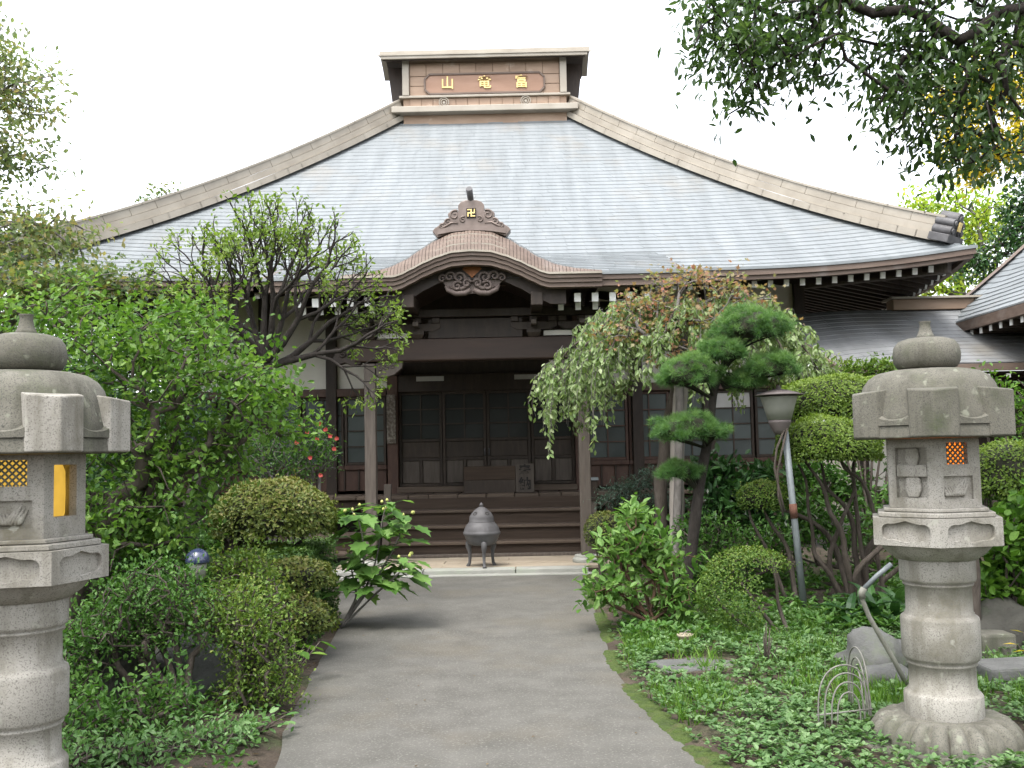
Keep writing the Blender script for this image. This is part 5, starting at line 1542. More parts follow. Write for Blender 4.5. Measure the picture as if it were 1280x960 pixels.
# dangling twigs at its right
# tall thin-leaved tree at the far left and the maple below it
t0 = [gp(-70, 13.2), (at(-60, 400, 13.2).x, 13.2, 2.6), tuple(at(-55, 250, 13.2)), tuple(at(-45, 120, 13.2))]
tg = blobs([(5, 110, 13, .75, .8, .55), (-50, 80, 13.4, .8, .8, .6), (10, 190, 13, .65, .7, .35), (-50, 200, 13.2, .8, .8, .5), (35, 285, 12.8, .7, .7, .42), (-40, 300, 13, .8, .8, .5), (80, 300, 12.7, .38, .5, .2), (20, 330, 12.6, .8, .7, .35), (-20, 60, 13, .5, .6, .35)], 420)
tree('thin_tree', 'tall thin leaved tree rising beyond the yellow lit lantern', 'tree', t0, tg, .006, 'x', .10, M['lf_thin'], M['bark_grey'], per=20, spread=.16, droop=.2, r_max=.12, tpl='small', bias=.2)
t0 = [gp(-60, 10.3), A(-40, 560, 10.3), A(-10, 440, 10.2), A(20, 395, 10.1)]
tg = blobs([(20, 370, 10, .55, .5, .22), (85, 355, 10, .5, .5, .18), (150, 352, 10, .40, .4, .13), (-30, 400, 10.2, .6, .5, .3), (60, 395, 10, .5, .45, .16)], 240)
tree('green_maple', 'low maple with flat layers of green and orange leaves near roof corner', 'tree', t0, tg, .0045, 'x', .07, M['lf_far'], M['bark_grey'], per=14, spread=.10, droop=.1, r_max=.06, tpl='maple', bias=.2)
# treetop showing above the left hip
c = at(205, 243, 33)
tree('distant_tree', 'distant treetop showing just above the left slope of temple roof', 'tree', [(c.x, 33, 0), (c.x+.2, 33, 4), (c.x, 33, 8), (c.x, 33, c.z-1)], np.concatenate([blobs([(205, 250, 33, .85, .9, .55), (200, 290, 33, 1.4, 1.4, 1.0), (182, 262, 33, .4, .5, .3)], 110)]), .014, 'x', .17, M['lf_far'], M['bark_grey'], per=12, spread=.2, droop=.1, tpl='small', r_max=.2)

# clipped dome on bare stems
c = at(342, 650, 9.3); r = (.56, .52, .38)
b0 = gp(315, 9.6)
st = []
for e in ((285, 672), (305, 668), (330, 672), (352, 678), (378, 676)):
    st.append(([Vector(b0), Vector(at(314, 745, 9.6)), Vector(at(314+(e[0]-314)*.4, 705, 9.6)), Vector(at(*e, 9.6))], .035, .014))
clipped('dome_shrub', 'olive green clipped dome shrub on bare dark stems above the hedge', c, r, 9500, .042, M['lf_olive'], stems=st, bark='bark_dark', zmin=-.35, base=b0, lump=.06)
# box hedge along the path
hx0, hx1, hy0, hy1, hz = -2.62, -1.90, 8.75, 10.15, .80
o = thing('box_hedge', 'square clipped green box hedge along the left edge of path', 'hedge', (-2.25, 9.4, 0))
P_, D_ = [], []
for fx, n in (((1, 0, 0), 4200), ((0, -1, 0), 2600), ((0, 0, 1), 3600), ((-1, 0, 0), 800), ((0, 1, 0), 500)):
    u = rng.uniform(0, 1, (n, 3))
    p = np.stack([hx0+(hx1-hx0)*u[:, 0], hy0+(hy1-hy0)*u[:, 1], hz*u[:, 2]], 1)
    for ax3 in range(3):
        if fx[ax3]: p[:, ax3] = ((hx1 if fx[0] > 0 else hx0), (hy1 if fx[1] > 0 else hy0), hz)[ax3]
    p = p - np.array(fx)*np.abs(rng.normal(0, .045, (n, 1)))
    p += .05*np.array([mnoise.noise(Vector(q)*3.0) for q in p])[:, None]*np.array(fx)
    p[:, 0] += (.06*(hz-p[:, 2]))
    P_.append(p); D_.append(np.repeat([fx], n, 0).astype(float))
p, d = np.concatenate(P_), np.concatenate(D_); m = len(p)
nr = unit(d+rand_dir(m)*.6+np.array((0, 0, .25)))
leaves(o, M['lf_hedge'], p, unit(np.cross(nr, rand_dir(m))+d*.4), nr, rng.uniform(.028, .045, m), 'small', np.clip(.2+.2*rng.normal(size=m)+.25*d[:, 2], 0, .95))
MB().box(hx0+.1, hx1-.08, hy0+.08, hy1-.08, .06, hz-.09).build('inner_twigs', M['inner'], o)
for sx_, sy_ in ((hx0+.2, hy0+.3), (hx1-.2, hy0+.35), (hx0+.3, hy1-.3), (hx1-.2, hy1-.35)):
    MB().tube([(sx_, sy_, -.02), (sx_, sy_, .2)], .03, 8).build('stem', M['bark_dark'], o)
# low clipped tiers in front of the hedge
for i, (px, py, Y, r, mat, lab) in enumerate((
        (368, 722, 8.5, (.32, .28, .16), 'lf_olive', 'small reddish green clipped tier on top beside the hedge'),
        (362, 775, 8.2, (.36, .3, .20), 'lf_olive', 'lower reddish green clipped mound at the foot of hedge'),
        (295, 745, 8.1, (.40, .36, .24), 'lf_azalea', 'rounded green azalea mound between tiers and leafy shrub'),
        (335, 703, 9.1, (.34, .3, .16), 'lf_lime', 'yellow green mound under the dome shrub'))):
    c = at(px, py, Y)
    clipped('azalea_mound', lab, c, r, 3600, .036, M[mat], stems=fan_stems((c.x, Y, 0), c, r, 5), bark='bark_dark', zmin=-.5, lump=.14, shell=.10)
# airy small-leaved azaleas close to the standpoint
def airy(label, specs, base, n_t, mat, size, per, seedr=.004, spread=.05, name='azalea_bush', bark='bark', stems=4, tpl='small', singles=0):
    tg = blobs(specs, n_t)
    o = thing(name, label, 'shrub', base)
    allp, alld = [], []
    idx = np.argsort(tg[:, 0]+rng.normal(0, .08, len(tg)))
    for s, part in enumerate(np.array_split(idx, stems)):
        T = tg[part]; cx, cy, cz = T.mean(0); zlo = T[:, 2].min()
        b = Vector(base)+Vector((rng.normal(0, .07), rng.normal(0, .07), -.02))
        trunk = [b, b.lerp(Vector((cx, cy, zlo)), .4)+Vector((rng.normal(0, .02), 0, .02)), b.lerp(Vector((cx, cy, max(zlo, .05))), .85)]
        mb, tp, td = grow([tuple(q) for q in trunk], seedr, T, .2, .12, .42, .03)
        mb.build('stem', M[bark], o); allp.append(tp); alld.append(td)
    p, d, nr, tl = cluster(np.concatenate(allp), np.concatenate(alld), per, spread, .0)
    leaves(o, M[mat], p, d, nr, rng.uniform(size*.7, size*1.2, len(p)), tpl, tl, singles)
    return o
airy('airy small leaved azalea at the path edge before the pale boulder', [(325, 800, 6.5, .26, .25, .30), (300, 865, 6.5, .2, .2, .2), (350, 860, 6.5, .17, .2, .2), (290, 770, 6.6, .25, .25, .22)], gp(318, 6.4), 420, 'lf_azalea', .030, 14)
airy('wide airy azalea with thin dark stems around the mossy boulder', [(190, 745, 6.4, .40, .3, .26), (222, 752, 6.6, .25, .3, .2), (140, 790, 6.3, .25, .25, .2), (225, 790, 6.4, .3, .25, .15)], gp(235, 6.3), 420, 'lf_mid', .032, 14, stems=6)
airy('low green shrub filling the shade beside the dark boulder', [(120, 720, 7.6, .5, .4, .3), (200, 690, 8.0, .5, .4, .26), (260, 745, 7.6, .35, .3, .25)], gp(180, 7.6), 330, 'lf_mid', .05, 12, stems=6, tpl='oval')
# broad-leaved plant at the path edge
def rosette(name, label, base, n, length, wid, mat, arch, cat='plant', tpl='broad', up=.8, tints=(.3, .9)):
    """A plant of single large leaves, each on its own stalk."""
    o = thing(name, label, cat, base)
    mb = MB()
    for i in range(n):
        a = rng.uniform(0, 2*math.pi); h = rng.uniform(.35, 1)
        tip = Vector(base)+Vector((math.cos(a)*arch*h, math.sin(a)*arch*h, length*up*rng.uniform(.4, 1.0)))
        mid = Vector(base).lerp(tip, .6)+Vector((0, 0, .06*length))
        mb.tube([base, mid, tip], [.006, .005, .004], 5)
        d = Vector((math.cos(a), math.sin(a), rng.uniform(-.5, .3))).normalized()
        nr = Vector((-d.x*.3, -d.y*.3, 1)); x = d.cross(nr).normalized(); z = x.cross(d)
        s = length*rng.uniform(.55, .95)
        m4 = Matrix(((x.x*s*wid, d.x*s, z.x*s, tip.x), (x.y*s*wid, d.y*s, z.y*s, tip.y), (x.z*s*wid, d.z*s, z.z*s, tip.z), (0, 0, 0, 1)))
        link(bpy.data.objects.new('leaf', leaf_mesh(tpl, M[mat], rng.choice((tints[0], .55, tints[1])))), o, m4)
    mb.build('stalk', M['bark'], o)
    return o
rosette('broadleaf_plant', 'bright broad leaved plant leaning out over the path edge', gp(362, 7.3), 26, .20, .8, 'lf_bright', .26, up=1.5)
rosette('broadleaf_plant', 'low pale broad leaved plant beside bare soil at path edge', gp(322, 6.0), 22, .10, .8, 'lf_pale', .17, up=.9)
rosette('broadleaf_plant', 'broad leaved plant in the shade beside the blue garden light', gp(228, 8.3), 24, .17, .8, 'lf_bright', .22, up=3.2)

# hibiscus-like plant leaning over the path, every leaf its own piece
hb = thing('lobed_leaf_plant', 'tall plant with large lobed leaves and round buds leaning over path', 'plant', atz(424, 786, 0))
root = atz(424, 786, 0); YH = root.y
stems = [[(424, 786), (452, 745), (470, 700), (478, 650), (483, 632)], [(426, 784), (448, 740), (455, 690), (448, 650), (440, 640)], [(427, 784), (462, 735), (490, 690), (505, 655), (512, 648)], [(426, 785), (470, 742), (500, 715), (505, 700)], [(425, 786), (445, 750), (440, 715), (437, 690)]]
for i, s in enumerate(stems):
    off = (0, -.12, .12, -.18, .15)[i]
    mb = MB(); pts = tubes(mb, [at(x, y, YH+off*k/4) for k, (x, y) in enumerate(s)], .013, .005, 7); mb.build('stem', M['bark_grey'], hb)
    for q in range(5, len(pts)):
        for _ in range(3 if i != 4 else 2):
            a = rng.uniform(0, 2*math.pi); l = rng.uniform(.08, .2)
            p = pts[q]+Vector((math.cos(a)*l, math.sin(a)*l, rng.uniform(-.03, .05)))
            MB().tube([pts[q], p], [.004, .003], 4).build('petiole', M['lf_mid'], hb)
            d = Vector((math.cos(a), math.sin(a), rng.uniform(-.75, .1))).normalized(); nr = Vector((0, 0, 1)); x = d.cross(nr).normalized(); z = x.cross(d)
            sz = rng.uniform(.15, .25)*(1.0 if q < len(pts)-4 else .7)
            m4 = Matrix(((x.x*sz, d.x*sz, z.x*sz, p.x), (x.y*sz, d.y*sz, z.y*sz, p.y), (x.z*sz, d.z*sz, z.z*sz, p.z), (0, 0, 0, 1)))
            link(bpy.data.objects.new('leaf', leaf_mesh('lobed', M['lf_hyd'], float(rng.choice((.2, .4, .6))))), hb, m4)
    for _ in range(5):
        p = pts[-1]+Vector((rng.normal(0, .05), rng.normal(0, .05), rng.uniform(-.04, .07)))
        MB().lathe([(.004, -.016), (.013, -.008), (.015, .002), (.010, .013), (.003, .018)], 8, p).build('bud', M['bud'], hb)

# red-flowered shrub before the windows
o = airy('twiggy shrub dotted with red flowers before the left windows', [(392, 560, 11.6, .24, .25, .34), (360, 590, 11.6, .38, .3, .22), (330, 560, 11.6, .4, .3, .3), (410, 575, 11.5, .12, .15, .2)], gp(350, 11.6), 300, 'lf_mid', .045, 9, name='flowering_shrub', bark='bark_grey', stems=6, tpl='oval')
for px, py in ((400, 530), (413, 545), (384, 541), (418, 561), (396, 549), (293, 564), (401, 594), (376, 530), (421, 548), (371, 553), (388, 572), (407, 537)):
    c = at(px, py, 11.3)
    b = MB()
    for q in range(5):
        a = q*1.257+rng.uniform(0, 1); dd = Vector((math.cos(a), -.5, math.sin(a)))*.024
        s_ = Vector((-math.sin(a), 0, math.cos(a)))*.017
        b.add([c, c+dd*.6-s_, c+dd*1.2, c+dd*.6+s_], [(0, 1, 2), (0, 2, 3)])
    b.build('flower', M['flower'], o)

# ------------------------------------------------------------------ right side of the garden
# cloud-pruned conifer
YP = 9.8
pn = thing('cloud_pruned_pine', 'cloud pruned conifer with rounded needle pads on a leaning trunk', 'tree', gp(854, YP))
mb = MB()
trunk = tubes(mb, [gp(853, YP, -.03), A(857, 735, YP), A(866, 670, YP), A(874, 610, YP), A(884, 555, YP), A(891, 505, YP), A(902, 462, YP), A(922, 435, YP)], .068, .030, 12, .02)
mb.build('trunk', M['bark_dark'], pn)
pads = [((939, 413), (.42, .36, .20), (918, 440)), ((903, 443), (.245, .25, .14), (903, 470)), ((860, 472), (.33, .3, .19), (893, 500)), ((963, 462), (.29, .3, .15), (903, 465)), ((862, 541), (.41, .34, .17), (882, 560)), ((849, 591), (.22, .22, .095), (873, 615)), ((930, 478), (.2, .22, .10), (900, 475))]
for (cx, cy), r, tr in pads:
    c = at(cx, cy, YP-.05+rng.uniform(-.08, .08)); a = at(*tr, YP)
    r = (r[0]*.88, r[1]*.88, r[2]*1.15)
    nc = int(95 + 1500*r[0]*r[1])
    p, d = ellipsoid_pts(nc, tuple(c), r, .10, -.35, .30, cx*.1)
    lowp = d[:, 2] < -.05
    p[lowp, 2] = c.z - .25*r[2]*np.abs(rng.normal(0, .5, lowp.sum()))
    k = 95                                            # needles in each bunch, standing out from its middle
    cd = np.repeat(unit(d+np.array((0, 0, .5))), k, 0); nd = rand_dir(len(p)*k)
    nd = unit(nd + cd*.75)
    pp_ = np.repeat(p, k, 0) + nd*rng.uniform(.0, .035, (len(nd), 1)) - cd*.02
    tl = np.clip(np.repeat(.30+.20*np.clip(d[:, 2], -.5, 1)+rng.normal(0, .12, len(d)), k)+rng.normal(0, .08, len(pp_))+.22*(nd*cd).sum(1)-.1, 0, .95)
    leaves(pn, M['lf_pine'], pp_, nd, rand_dir(len(pp_)), rng.uniform(.03, .062, len(pp_)), 'needle', tl, 0, 'needle_pad', 1.5)
    q = MB()
    for i in range(9):
        an = rng.uniform(0, 2*math.pi); e = c+Vector((math.cos(an)*r[0]*.8, math.sin(an)*r[1]*.8, -r[2]*.15))
        m = Vector(a).lerp(e, .5); m.z = c.z-r[2]*.45
        tubes(q, [a, m, e], .013, .004, 5, .02)
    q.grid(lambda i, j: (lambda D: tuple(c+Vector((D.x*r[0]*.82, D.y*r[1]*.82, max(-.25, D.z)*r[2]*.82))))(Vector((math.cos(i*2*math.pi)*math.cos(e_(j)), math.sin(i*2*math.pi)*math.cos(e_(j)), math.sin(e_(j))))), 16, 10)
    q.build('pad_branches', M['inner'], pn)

# weeping cherry with its support log
YC = 12.1
wc = thing('weeping_cherry', 'weeping cherry with pale leaves on hanging twigs before the temple', 'tree', gp(832, YC))
top = at(872, 392, YC)
mb = MB()
tubes(mb, [gp(828, YC, -.05), A(826, 600, YC), A(834, 545, YC), A(840, 500, YC), A(850, 455, YC), tuple(top)], .085, .05, 12, .05)
limbs = []
for k in range(16):
    a = 2*math.pi*k/16+rng.uniform(-.15, .15)
    ca, sa = math.cos(a), math.sin(a)
    rx = 1.9 if ca < 0 else 1.45
    pts = [tuple(top+Vector((0, 0, -.2*rng.random())))]
    for f in (.25, .5, .75, 1.0):
        pts.append((top.x+ca*rx*f, top.y+sa*1.15*f, top.z+.28*math.sin(f*2.4)-1.02*f**2.2+rng.normal(0, .03)))
    limbs.append(tubes(mb, pts, .032, .008, 6, .05))
hang_p, hang_d = [], []
tw = MB()
for _ in range(980):
    lb = limbs[rng.integers(len(limbs))]
    f = rng.uniform(.12, 1)**.75; q = lb[min(len(lb)-1, int(f*(len(lb)-1)))]+Vector((rng.normal(0, .12), rng.normal(0, .12), rng.normal(0, .04)))
    out = Vector((q.x-top.x, q.y-top.y, 0)); o_ = out.normalized() if out.length > .05 else Vector((1, 0, 0))
    ln = rng.uniform(.12, .42)+(.62*rng.random() if q.x < top.x-1.0 else .0)
    ln = min(ln, max(.2, q.z-1.55))
    pts = [q+o_*(.10*math.sin(t*1.6)*1.2)+Vector((rng.normal(0, .012), rng.normal(0, .012), -ln*t**1.3+.05*math.sin(t*3))) for t in np.linspace(0, 1, 6)]
    tw.tube(pts, [.0045, .004, .0035, .003, .0025, .002], 4, cap=False)
    nl = int(9+ln*26)
    for t in rng.uniform(0, 1, nl):
        i = min(4, int(t*5)); g2 = t*5-i
        hang_p.append(pts[i].lerp(pts[i+1], g2)+Vector(rng.normal(0, .016, 3))); hang_d.append(Vector((rng.normal(0, .6), rng.normal(0, .6), -.9)))
mb.build('trunk', M['bark'], wc); tw.build('hanging_twigs', M['bark_grey'], wc)['kind'] = 'stuff'
hp_, hd_ = np.array(hang_p), np.array(hang_d)
leaves(wc, M['lf_cherry'], hp_, hd_, unit(rand_dir(len(hp_))+np.array((0, -.5, .4))), rng.uniform(.055, .092, len(hp_)), 'oval', None, 260, 'crown')
lg = MB(); tubes(lg, [gp(847, 11.75, -.05), A(846, 590, 11.75), A(852, 480, 11.75), A(864, 388, 11.75)], .088, .075, 14)
tag(lg.build('support_log', M['log']), 'pale straight log propping up the weeping cherry', 'log')
# maple with orange leaves
t0 = [gp(842, 11.5), A(848, 600, 11.5), A(850, 500, 11.5), A(848, 440, 11.5)]
tg = blobs([(865, 352, 11.5, .62, .45, .14), (810, 378, 11.5, .40, .4, .16), (930, 372, 11.5, .45, .4, .18), (860, 400, 11.4, .65, .4, .2), (785, 418, 11.4, .38, .35, .16), (845, 440, 11.3, .5, .3, .15), (950, 410, 11.5, .3, .3, .15)], 260)
tree('red_maple', 'small maple with orange and red leaves above the weeping cherry', 'tree', t0, tg,   .0048, 'x', .062, M['lf_maple'], M['bark_grey'], per=8, spread=.085, droop=.15, bias=.3, jit=.09, r_max=.05, tpl='maple', start=2)

# hydrangea at the path edge
airy('broad leaved hydrangea with reddish stems at the right path edge', [(790, 690, 9.2, .36, .32, .26), (765, 735, 9.1, .22, .25, .2), (830, 700, 9.3, .26, .28, .25), (800, 650, 9.4, .22, .25, .14), (840, 750, 9.2, .2, .25, .2)], gp(805, 9.25), 170, 'lf_hyd', .10, 9, spread=.06, name='hydrangea_bush', bark='stem_red', stems=9, tpl='oval', singles=160, seedr=.005)
c = at(757, 664, 12.0); clipped('ball_shrub', 'small brownish clipped ball beside the right newel post', c, (.26, .26, .24), 3000, .028, M['lf_olive'], stems=fan_stems((c.x, 12.0, 0), c, (.2, .2, .2), 4), zmin=-.8)
airy('feathery blue green nandina in front of the temple veranda', [(790, 612, 13.0, .36, .3, .17), (765, 625, 12.9, .25, .25, .14), (815, 600, 13.0, .26, .25, .16), (825, 630, 12.9, .25, .25, .17)], gp(795, 13.0), 220, 'lf_blue', .055, 12, name='nandina_bush', stems=7, tpl='lance')
airy('dark glossy leaved bush below the right windows', [(925, 605, 11.9, .5, .4, .26), (900, 630, 11.8, .4, .35, .25), (955, 640, 11.8, .35, .35, .25), (890, 590, 12, .25, .3, .14)], gp(925, 11.9), 190, 'lf_dark', .12, 10, name='glossy_bush', stems=7, tpl='oval', spread=.07)
airy('soft green shrub around the foot of the conifer trunk', [(880, 670, 10.6, .4, .3, .25), (860, 720, 10.3, .3, .3, .25), (905, 700, 10.5, .35, .3, .25), (960, 680, 11.2, .5, .4, .3)], gp(885, 10.5), 300, 'lf_mid', .06, 10, stems=7, tpl='oval', name='understorey_shrub')
c = at(955, 623, 10.3); clipped('azalea_ball', 'rounded azalea ball on bent stems beside the leaning lamp pole', c, (.27, .25, .18), 3600, .030, M['lf_azalea'], stems=[([Vector(gp(995, 10.3)), at(985, 690, 10.3), at(965, 655, 10.3), at(950, 630, 10.3)], .028, .012), ([Vector(gp(985, 10.3)), at(960, 690, 10.3), at(940, 650, 10.3), at(935, 630, 10.3)], .022, .010)], zmin=-.6)
# crescent-shaped clipped shrub
c = at(938, 748, 8.65); c.z = max(c.z, .40)
msk = lambda d: (d[:, 0] < .05) | (d[:, 2] > .55)
st = [([atz(985, 806, -.02), at(965, 780, 8.6), at(945, 755, 8.6), at(925, 728, 8.6)], .024, .010), ([atz(990, 806, -.02), at(975, 760, 8.6), at(972, 730, 8.6), at(965, 702, 8.6)], .02, .008), ([atz(960, 806, -.02), at(935, 785, 8.6), at(905, 760, 8.6), at(890, 735, 8.6)], .02, .008)]
clipped('crescent_shrub', 'crescent shaped clipped shrub hollow on one side with bare stems', c, (.45, .42, .40), 9000, .026, M['lf_azalea'], stems=st, shell=.10, zmin=-.95, mask=msk, lump=.05)
# twisted cloud-pruned azalea
tz = thing('twisted_azalea', 'clipped bright azalea pads on thick twisted bare trunks behind lantern', 'shrub', gp(1065, 10.2))
padc = [((1045, 508), 10.7, (.68, .5, .33), 10000), ((1035, 560), 10.0, (.52, .45, .31), 9000), ((1105, 505), 10.9, (.5, .45, .3), 5500)]
for (cx, cy), Y, r, n in padc:
    c = at(cx, cy, Y); p, d = ellipsoid_pts(n, tuple(c), r, .06, -.4, .09, cx*.07); m = len(p)
    nr = unit(d+rand_dir(m)*.5+np.array((0, 0, .35)))
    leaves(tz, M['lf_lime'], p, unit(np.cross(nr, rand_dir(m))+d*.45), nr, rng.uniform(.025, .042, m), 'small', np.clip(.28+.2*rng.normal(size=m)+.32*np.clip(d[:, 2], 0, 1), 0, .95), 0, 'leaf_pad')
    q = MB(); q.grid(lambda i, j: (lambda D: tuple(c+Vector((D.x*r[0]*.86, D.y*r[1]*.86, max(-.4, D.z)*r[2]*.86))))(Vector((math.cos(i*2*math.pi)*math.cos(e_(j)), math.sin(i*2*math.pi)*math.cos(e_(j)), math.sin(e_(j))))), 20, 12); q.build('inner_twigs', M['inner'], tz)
for pts, r0 in (([(1062, 770), (1050, 700), (1022, 660), (985, 640), (962, 636)], .05), ([(1066, 770), (1058, 690), (1040, 640), (1020, 600), (1005, 575)], .045), ([(1068, 770), (1072, 690), (1060, 640), (1035, 610), (1030, 580)], .045), ([(1072, 770), (1085, 700), (1105, 660), (1125, 640), (1130, 590), (1110, 545)], .055),
                ([(1060, 772), (1040, 720), (1045, 660), (1070, 610), (1050, 570)], .04), ([(1076, 770), (1070, 720), (1095, 690), (1120, 665), (1128, 620)], .05), ([(1058, 772), (1035, 710), (1015, 680), (1010, 630), (995, 580)], .035), ([(1085, 650), (1070, 600), (1075, 560), (1090, 535)], .03), ([(1105, 660), (1085, 620), (1060, 585), (1058, 560)], .03), ([(1080, 772), (1100, 730), (1135, 700), (1150, 660)], .05)):
    mb = MB(); off = rng.uniform(-.25, .25)
    tubes(mb, [at(x, y, 10.2+off) if i else Vector(gp(x, 10.2+off*.4, -.03)) for i, (x, y) in enumerate(pts)], r0*.8, .012, 9, .07); mb.build('twisted_trunk', M['bark'], tz)
# dark strap-leaved clump below it: every leaf a piece
sv_, sf_ = [], []
for i in range(7):
    t = i/6; w = .075*math.sin(math.pi*min(1, .12+t*.88))**.8*(1.0 if t < .98 else .1); z = .62*t-.62*t*t*.95; y = t*.85
    sv_ += [(-w, y, z+.02), (0, y, z), (w, y, z+.02)]
for i in range(6):
    a = i*3; sf_ += [(a, a+1, a+4, a+3), (a+1, a+2, a+5, a+4)]
TPL['strap'] = (sv_, sf_)
ap_ = thing('strap_leaf_clump', 'clump of dark strap leaves under the twisted azalea trunks', 'plant', gp(1085, 9.2))
for i in range(64):
    bx_ = gp(rng.uniform(1035, 1140), rng.uniform(8.9, 9.6)); a = rng.uniform(0, 2*math.pi)
    d = Vector((math.cos(a), math.sin(a), rng.uniform(.1, .9))).normalized(); x = d.cross(Vector((0, 0, 1))).normalized(); z = x.cross(d); s = rng.uniform(.35, .6)
    m4 = Matrix(((x.x*s, d.x*s, z.x*s, bx_[0]), (x.y*s, d.y*s, z.y*s, bx_[1]), (x.z*s, d.z*s, z.z*s, .02), (0, 0, 0, 1)))
    link(bpy.data.objects.new('leaf', leaf_mesh('strap', M['lf_dark'], float(rng.choice((.25, .5, .75))))), ap_, m4)
# shrubs right of and behind the lantern
c = at(1262, 595, 8.6); clipped('round_azalea', 'round green azalea on bare stems beside the amber lit lantern', c, (.38, .36, .30), 6000, .034, M['lf_lime'], stems=fan_stems((c.x-.1, 8.6, 0), c, (.35, .3, .3), 7, .026), bark='bark', zmin=-.6, lump=.14, shell=.12)
airy('broad leaved bush growing beside the square stone block', [(1255, 680, 8.2, .34, .3, .28), (1290, 640, 8.2, .35, .3, .28), (1245, 730, 8.2, .25, .25, .22), (1300, 720, 8.1, .3, .3, .3)], gp(1270, 8.2), 170, 'lf_bright', .085, 9, stems=8, tpl='broad', name='leafy_bush')
airy('tall sprigs of fresh leaves above the granite lantern roof', [(1235, 485, 9.4, .3, .25, .16), (1275, 500, 9.4, .3, .25, .2), (1210, 500, 9.3, .14, .2, .1), (1260, 530, 9.4, .35, .25, .2)], gp(1265, 9.4), 120, 'lf_bright', .055, 9, stems=8, tpl='oval', name='sprig_bush', spread=.06)
airy('loose green shrub below the weathered annexe roof', [(1075, 462, 13.2, .45, .3, .16), (1035, 470, 13.2, .3, .3, .13), (1110, 465, 13.2, .35, .3, .16), (1150, 470, 13.4, .5, .3, .18)], gp(1085, 13.2), 230, 'lf_azalea', .065, 11, stems=8, tpl='oval', name='loose_shrub')
airy('shaded bushes along the wall behind the twisted trunks', [(1120, 660, 12.5, .5, .4, .5), (1170, 690, 12.3, .6, .4, .45), (1020, 660, 11.9, .65, .4, .5), (1240, 620, 12.6, .8, .4, .5), (1300, 600, 12.6, .7, .4, .6)], gp(1120, 12.4), 520, 'lf_mid', .085, 12, stems=8, tpl='oval', name='wall_bush')
rosette('yellow_leaf_plant', 'small plant with yellow drooping leaves beside the stone block', gp(1288, 7.2), 12, .16, .35, 'lf_yellow', .14, tpl='lance', up=1.9)
rosette('white_leaf_plant', 'slim plant with a few whitish drooping leaves before crescent shrub', atz(958, 838, 0), 9, .13, .5, 'lf_pale', .12, tpl='lance', up=2.6, tints=(.75, .95))

# ------------------------------------------------------------------ background and overhanging trees
t0 = [(12.6, 27.5, 0), (12.5, 27.5, 2.5), (12.3, 27.5, 5), (12.2, 27.5, 6.5)]
tg = blobs([(1190, 262, 27, 1.0, 1.0, .7), (1155, 300, 27, .9, 1.0, .8), (1220, 300, 27, 1.1, 1.0, .9), (1150, 255, 27, .45, .6, .3), (1180, 350, 27, 1.3, 1.2, 1.0), (1250, 270, 27, .7, .8, .7), (1110, 370, 27, .9, 1, .8)], 330)
tree('yellow_green_tree', 'yellow green tree behind the right roof corner', 'tree', t0, tg, .012, 'x', .16, M['lf_yg'], M['bark_grey'], per=17, spread=.22, droop=.1, tpl='oval', r_max=.18)
t0 = [(12.9, 23.0, 0), (12.8, 23.0, 3.5), (12.6, 23.0, 6.5), (12.5, 23.0, 8)]
tg = blobs([(1240, 120, 23, 1.1, .9, .9), (1210, 175, 23, .8, .8, .6), (1275, 190, 23, 1.0, .9, .8), (1180, 130, 23, .5, .6, .5), (1300, 110, 23, .9, .9, .8), (1220, 210, 23, .5, .6, .4)], 230)
tree('golden_tree', 'golden yellow tree seen through the dark overhanging branches', 'tree', t0, tg, .012, 'x', .15, M['lf_yellow'], M['bark_dark'], per=19, spread=.18, droop=.1, tpl='oval', r_max=.16)
t0 = [(11.2, 21, 0), (11.2, 21, 3), (11.1, 21, 6), (11.0, 21, 7.3)]
tg = blobs([(1285, 260, 20.5, .55, .7, .8), (1275, 310, 20.5, .6, .7, .6), (1300, 210, 20.5, .5, .6, .6), (1225, 330, 20.8, .5, .7, .35)], 210)
tree('dark_conifer', 'dark evergreen tree behind the neighbouring hall roof', 'tree', t0, tg, .010, 'x', .12, M['lf_dark'], M['bark_dark'], per=16, spread=.16, droop=.2, tpl='small', r_max=.16)
# evergreen whose boughs reach over the garden
t0 = [(5.3, 6.4, -.05), (5.25, 6.4, 1.6), (5.15, 6.35, 3.2), (5.0, 6.3, 4.4), (4.8, 6.2, 5.4)]
tg = blobs([(930, 50, 6.6, .42, .5, .28), (985, 85, 6.6, .34, .45, .22), (900, 20, 6.7, .32, .4, .2), (925, 115, 6.6, .16, .3, .14), (1020, 30, 6.7, .35, .5, .28), (1130, 60, 6.8, .38, .5, .34), (1190, 110, 6.6, .42, .5, .36), (1250, 60, 6.6, .4, .5, .38), (1245, 185, 6.5, .30, .4, .15), (1150, 160, 6.6, .28, .4, .17), (1120, 120, 6.6, .25, .4, .2), (1200, 200, 6.5, .22, .3, .13), (1080, -40, 6.7, .6, .6, .3), (1240, -60, 6.6, .7, .7, .4), (950, -60, 6.8, .6, .6, .3)], 560)
tgu = np.concatenate([ellipsoid_pts(170, (4.6, 5.4, 6.4), (2.2, 2.6, 1.4), .5, -.6)[0], ellipsoid_pts(120, (2.8, 2.0, 6.4), (2.4, 2.4, 1.0), .5, -.6)[0]])
tree('overhanging_evergreen', 'dark evergreen boughs hanging over the garden against white sky', 'tree', t0, np.concatenate([tg, tgu]), .0055, 'x', .078, M['lf_gloss'], M['bark_dark'], per=16, spread=.09, droop=.45, bias=.12, expo=.36, r_max=.10, tpl='oval', singles=300, start=2, width=.85)
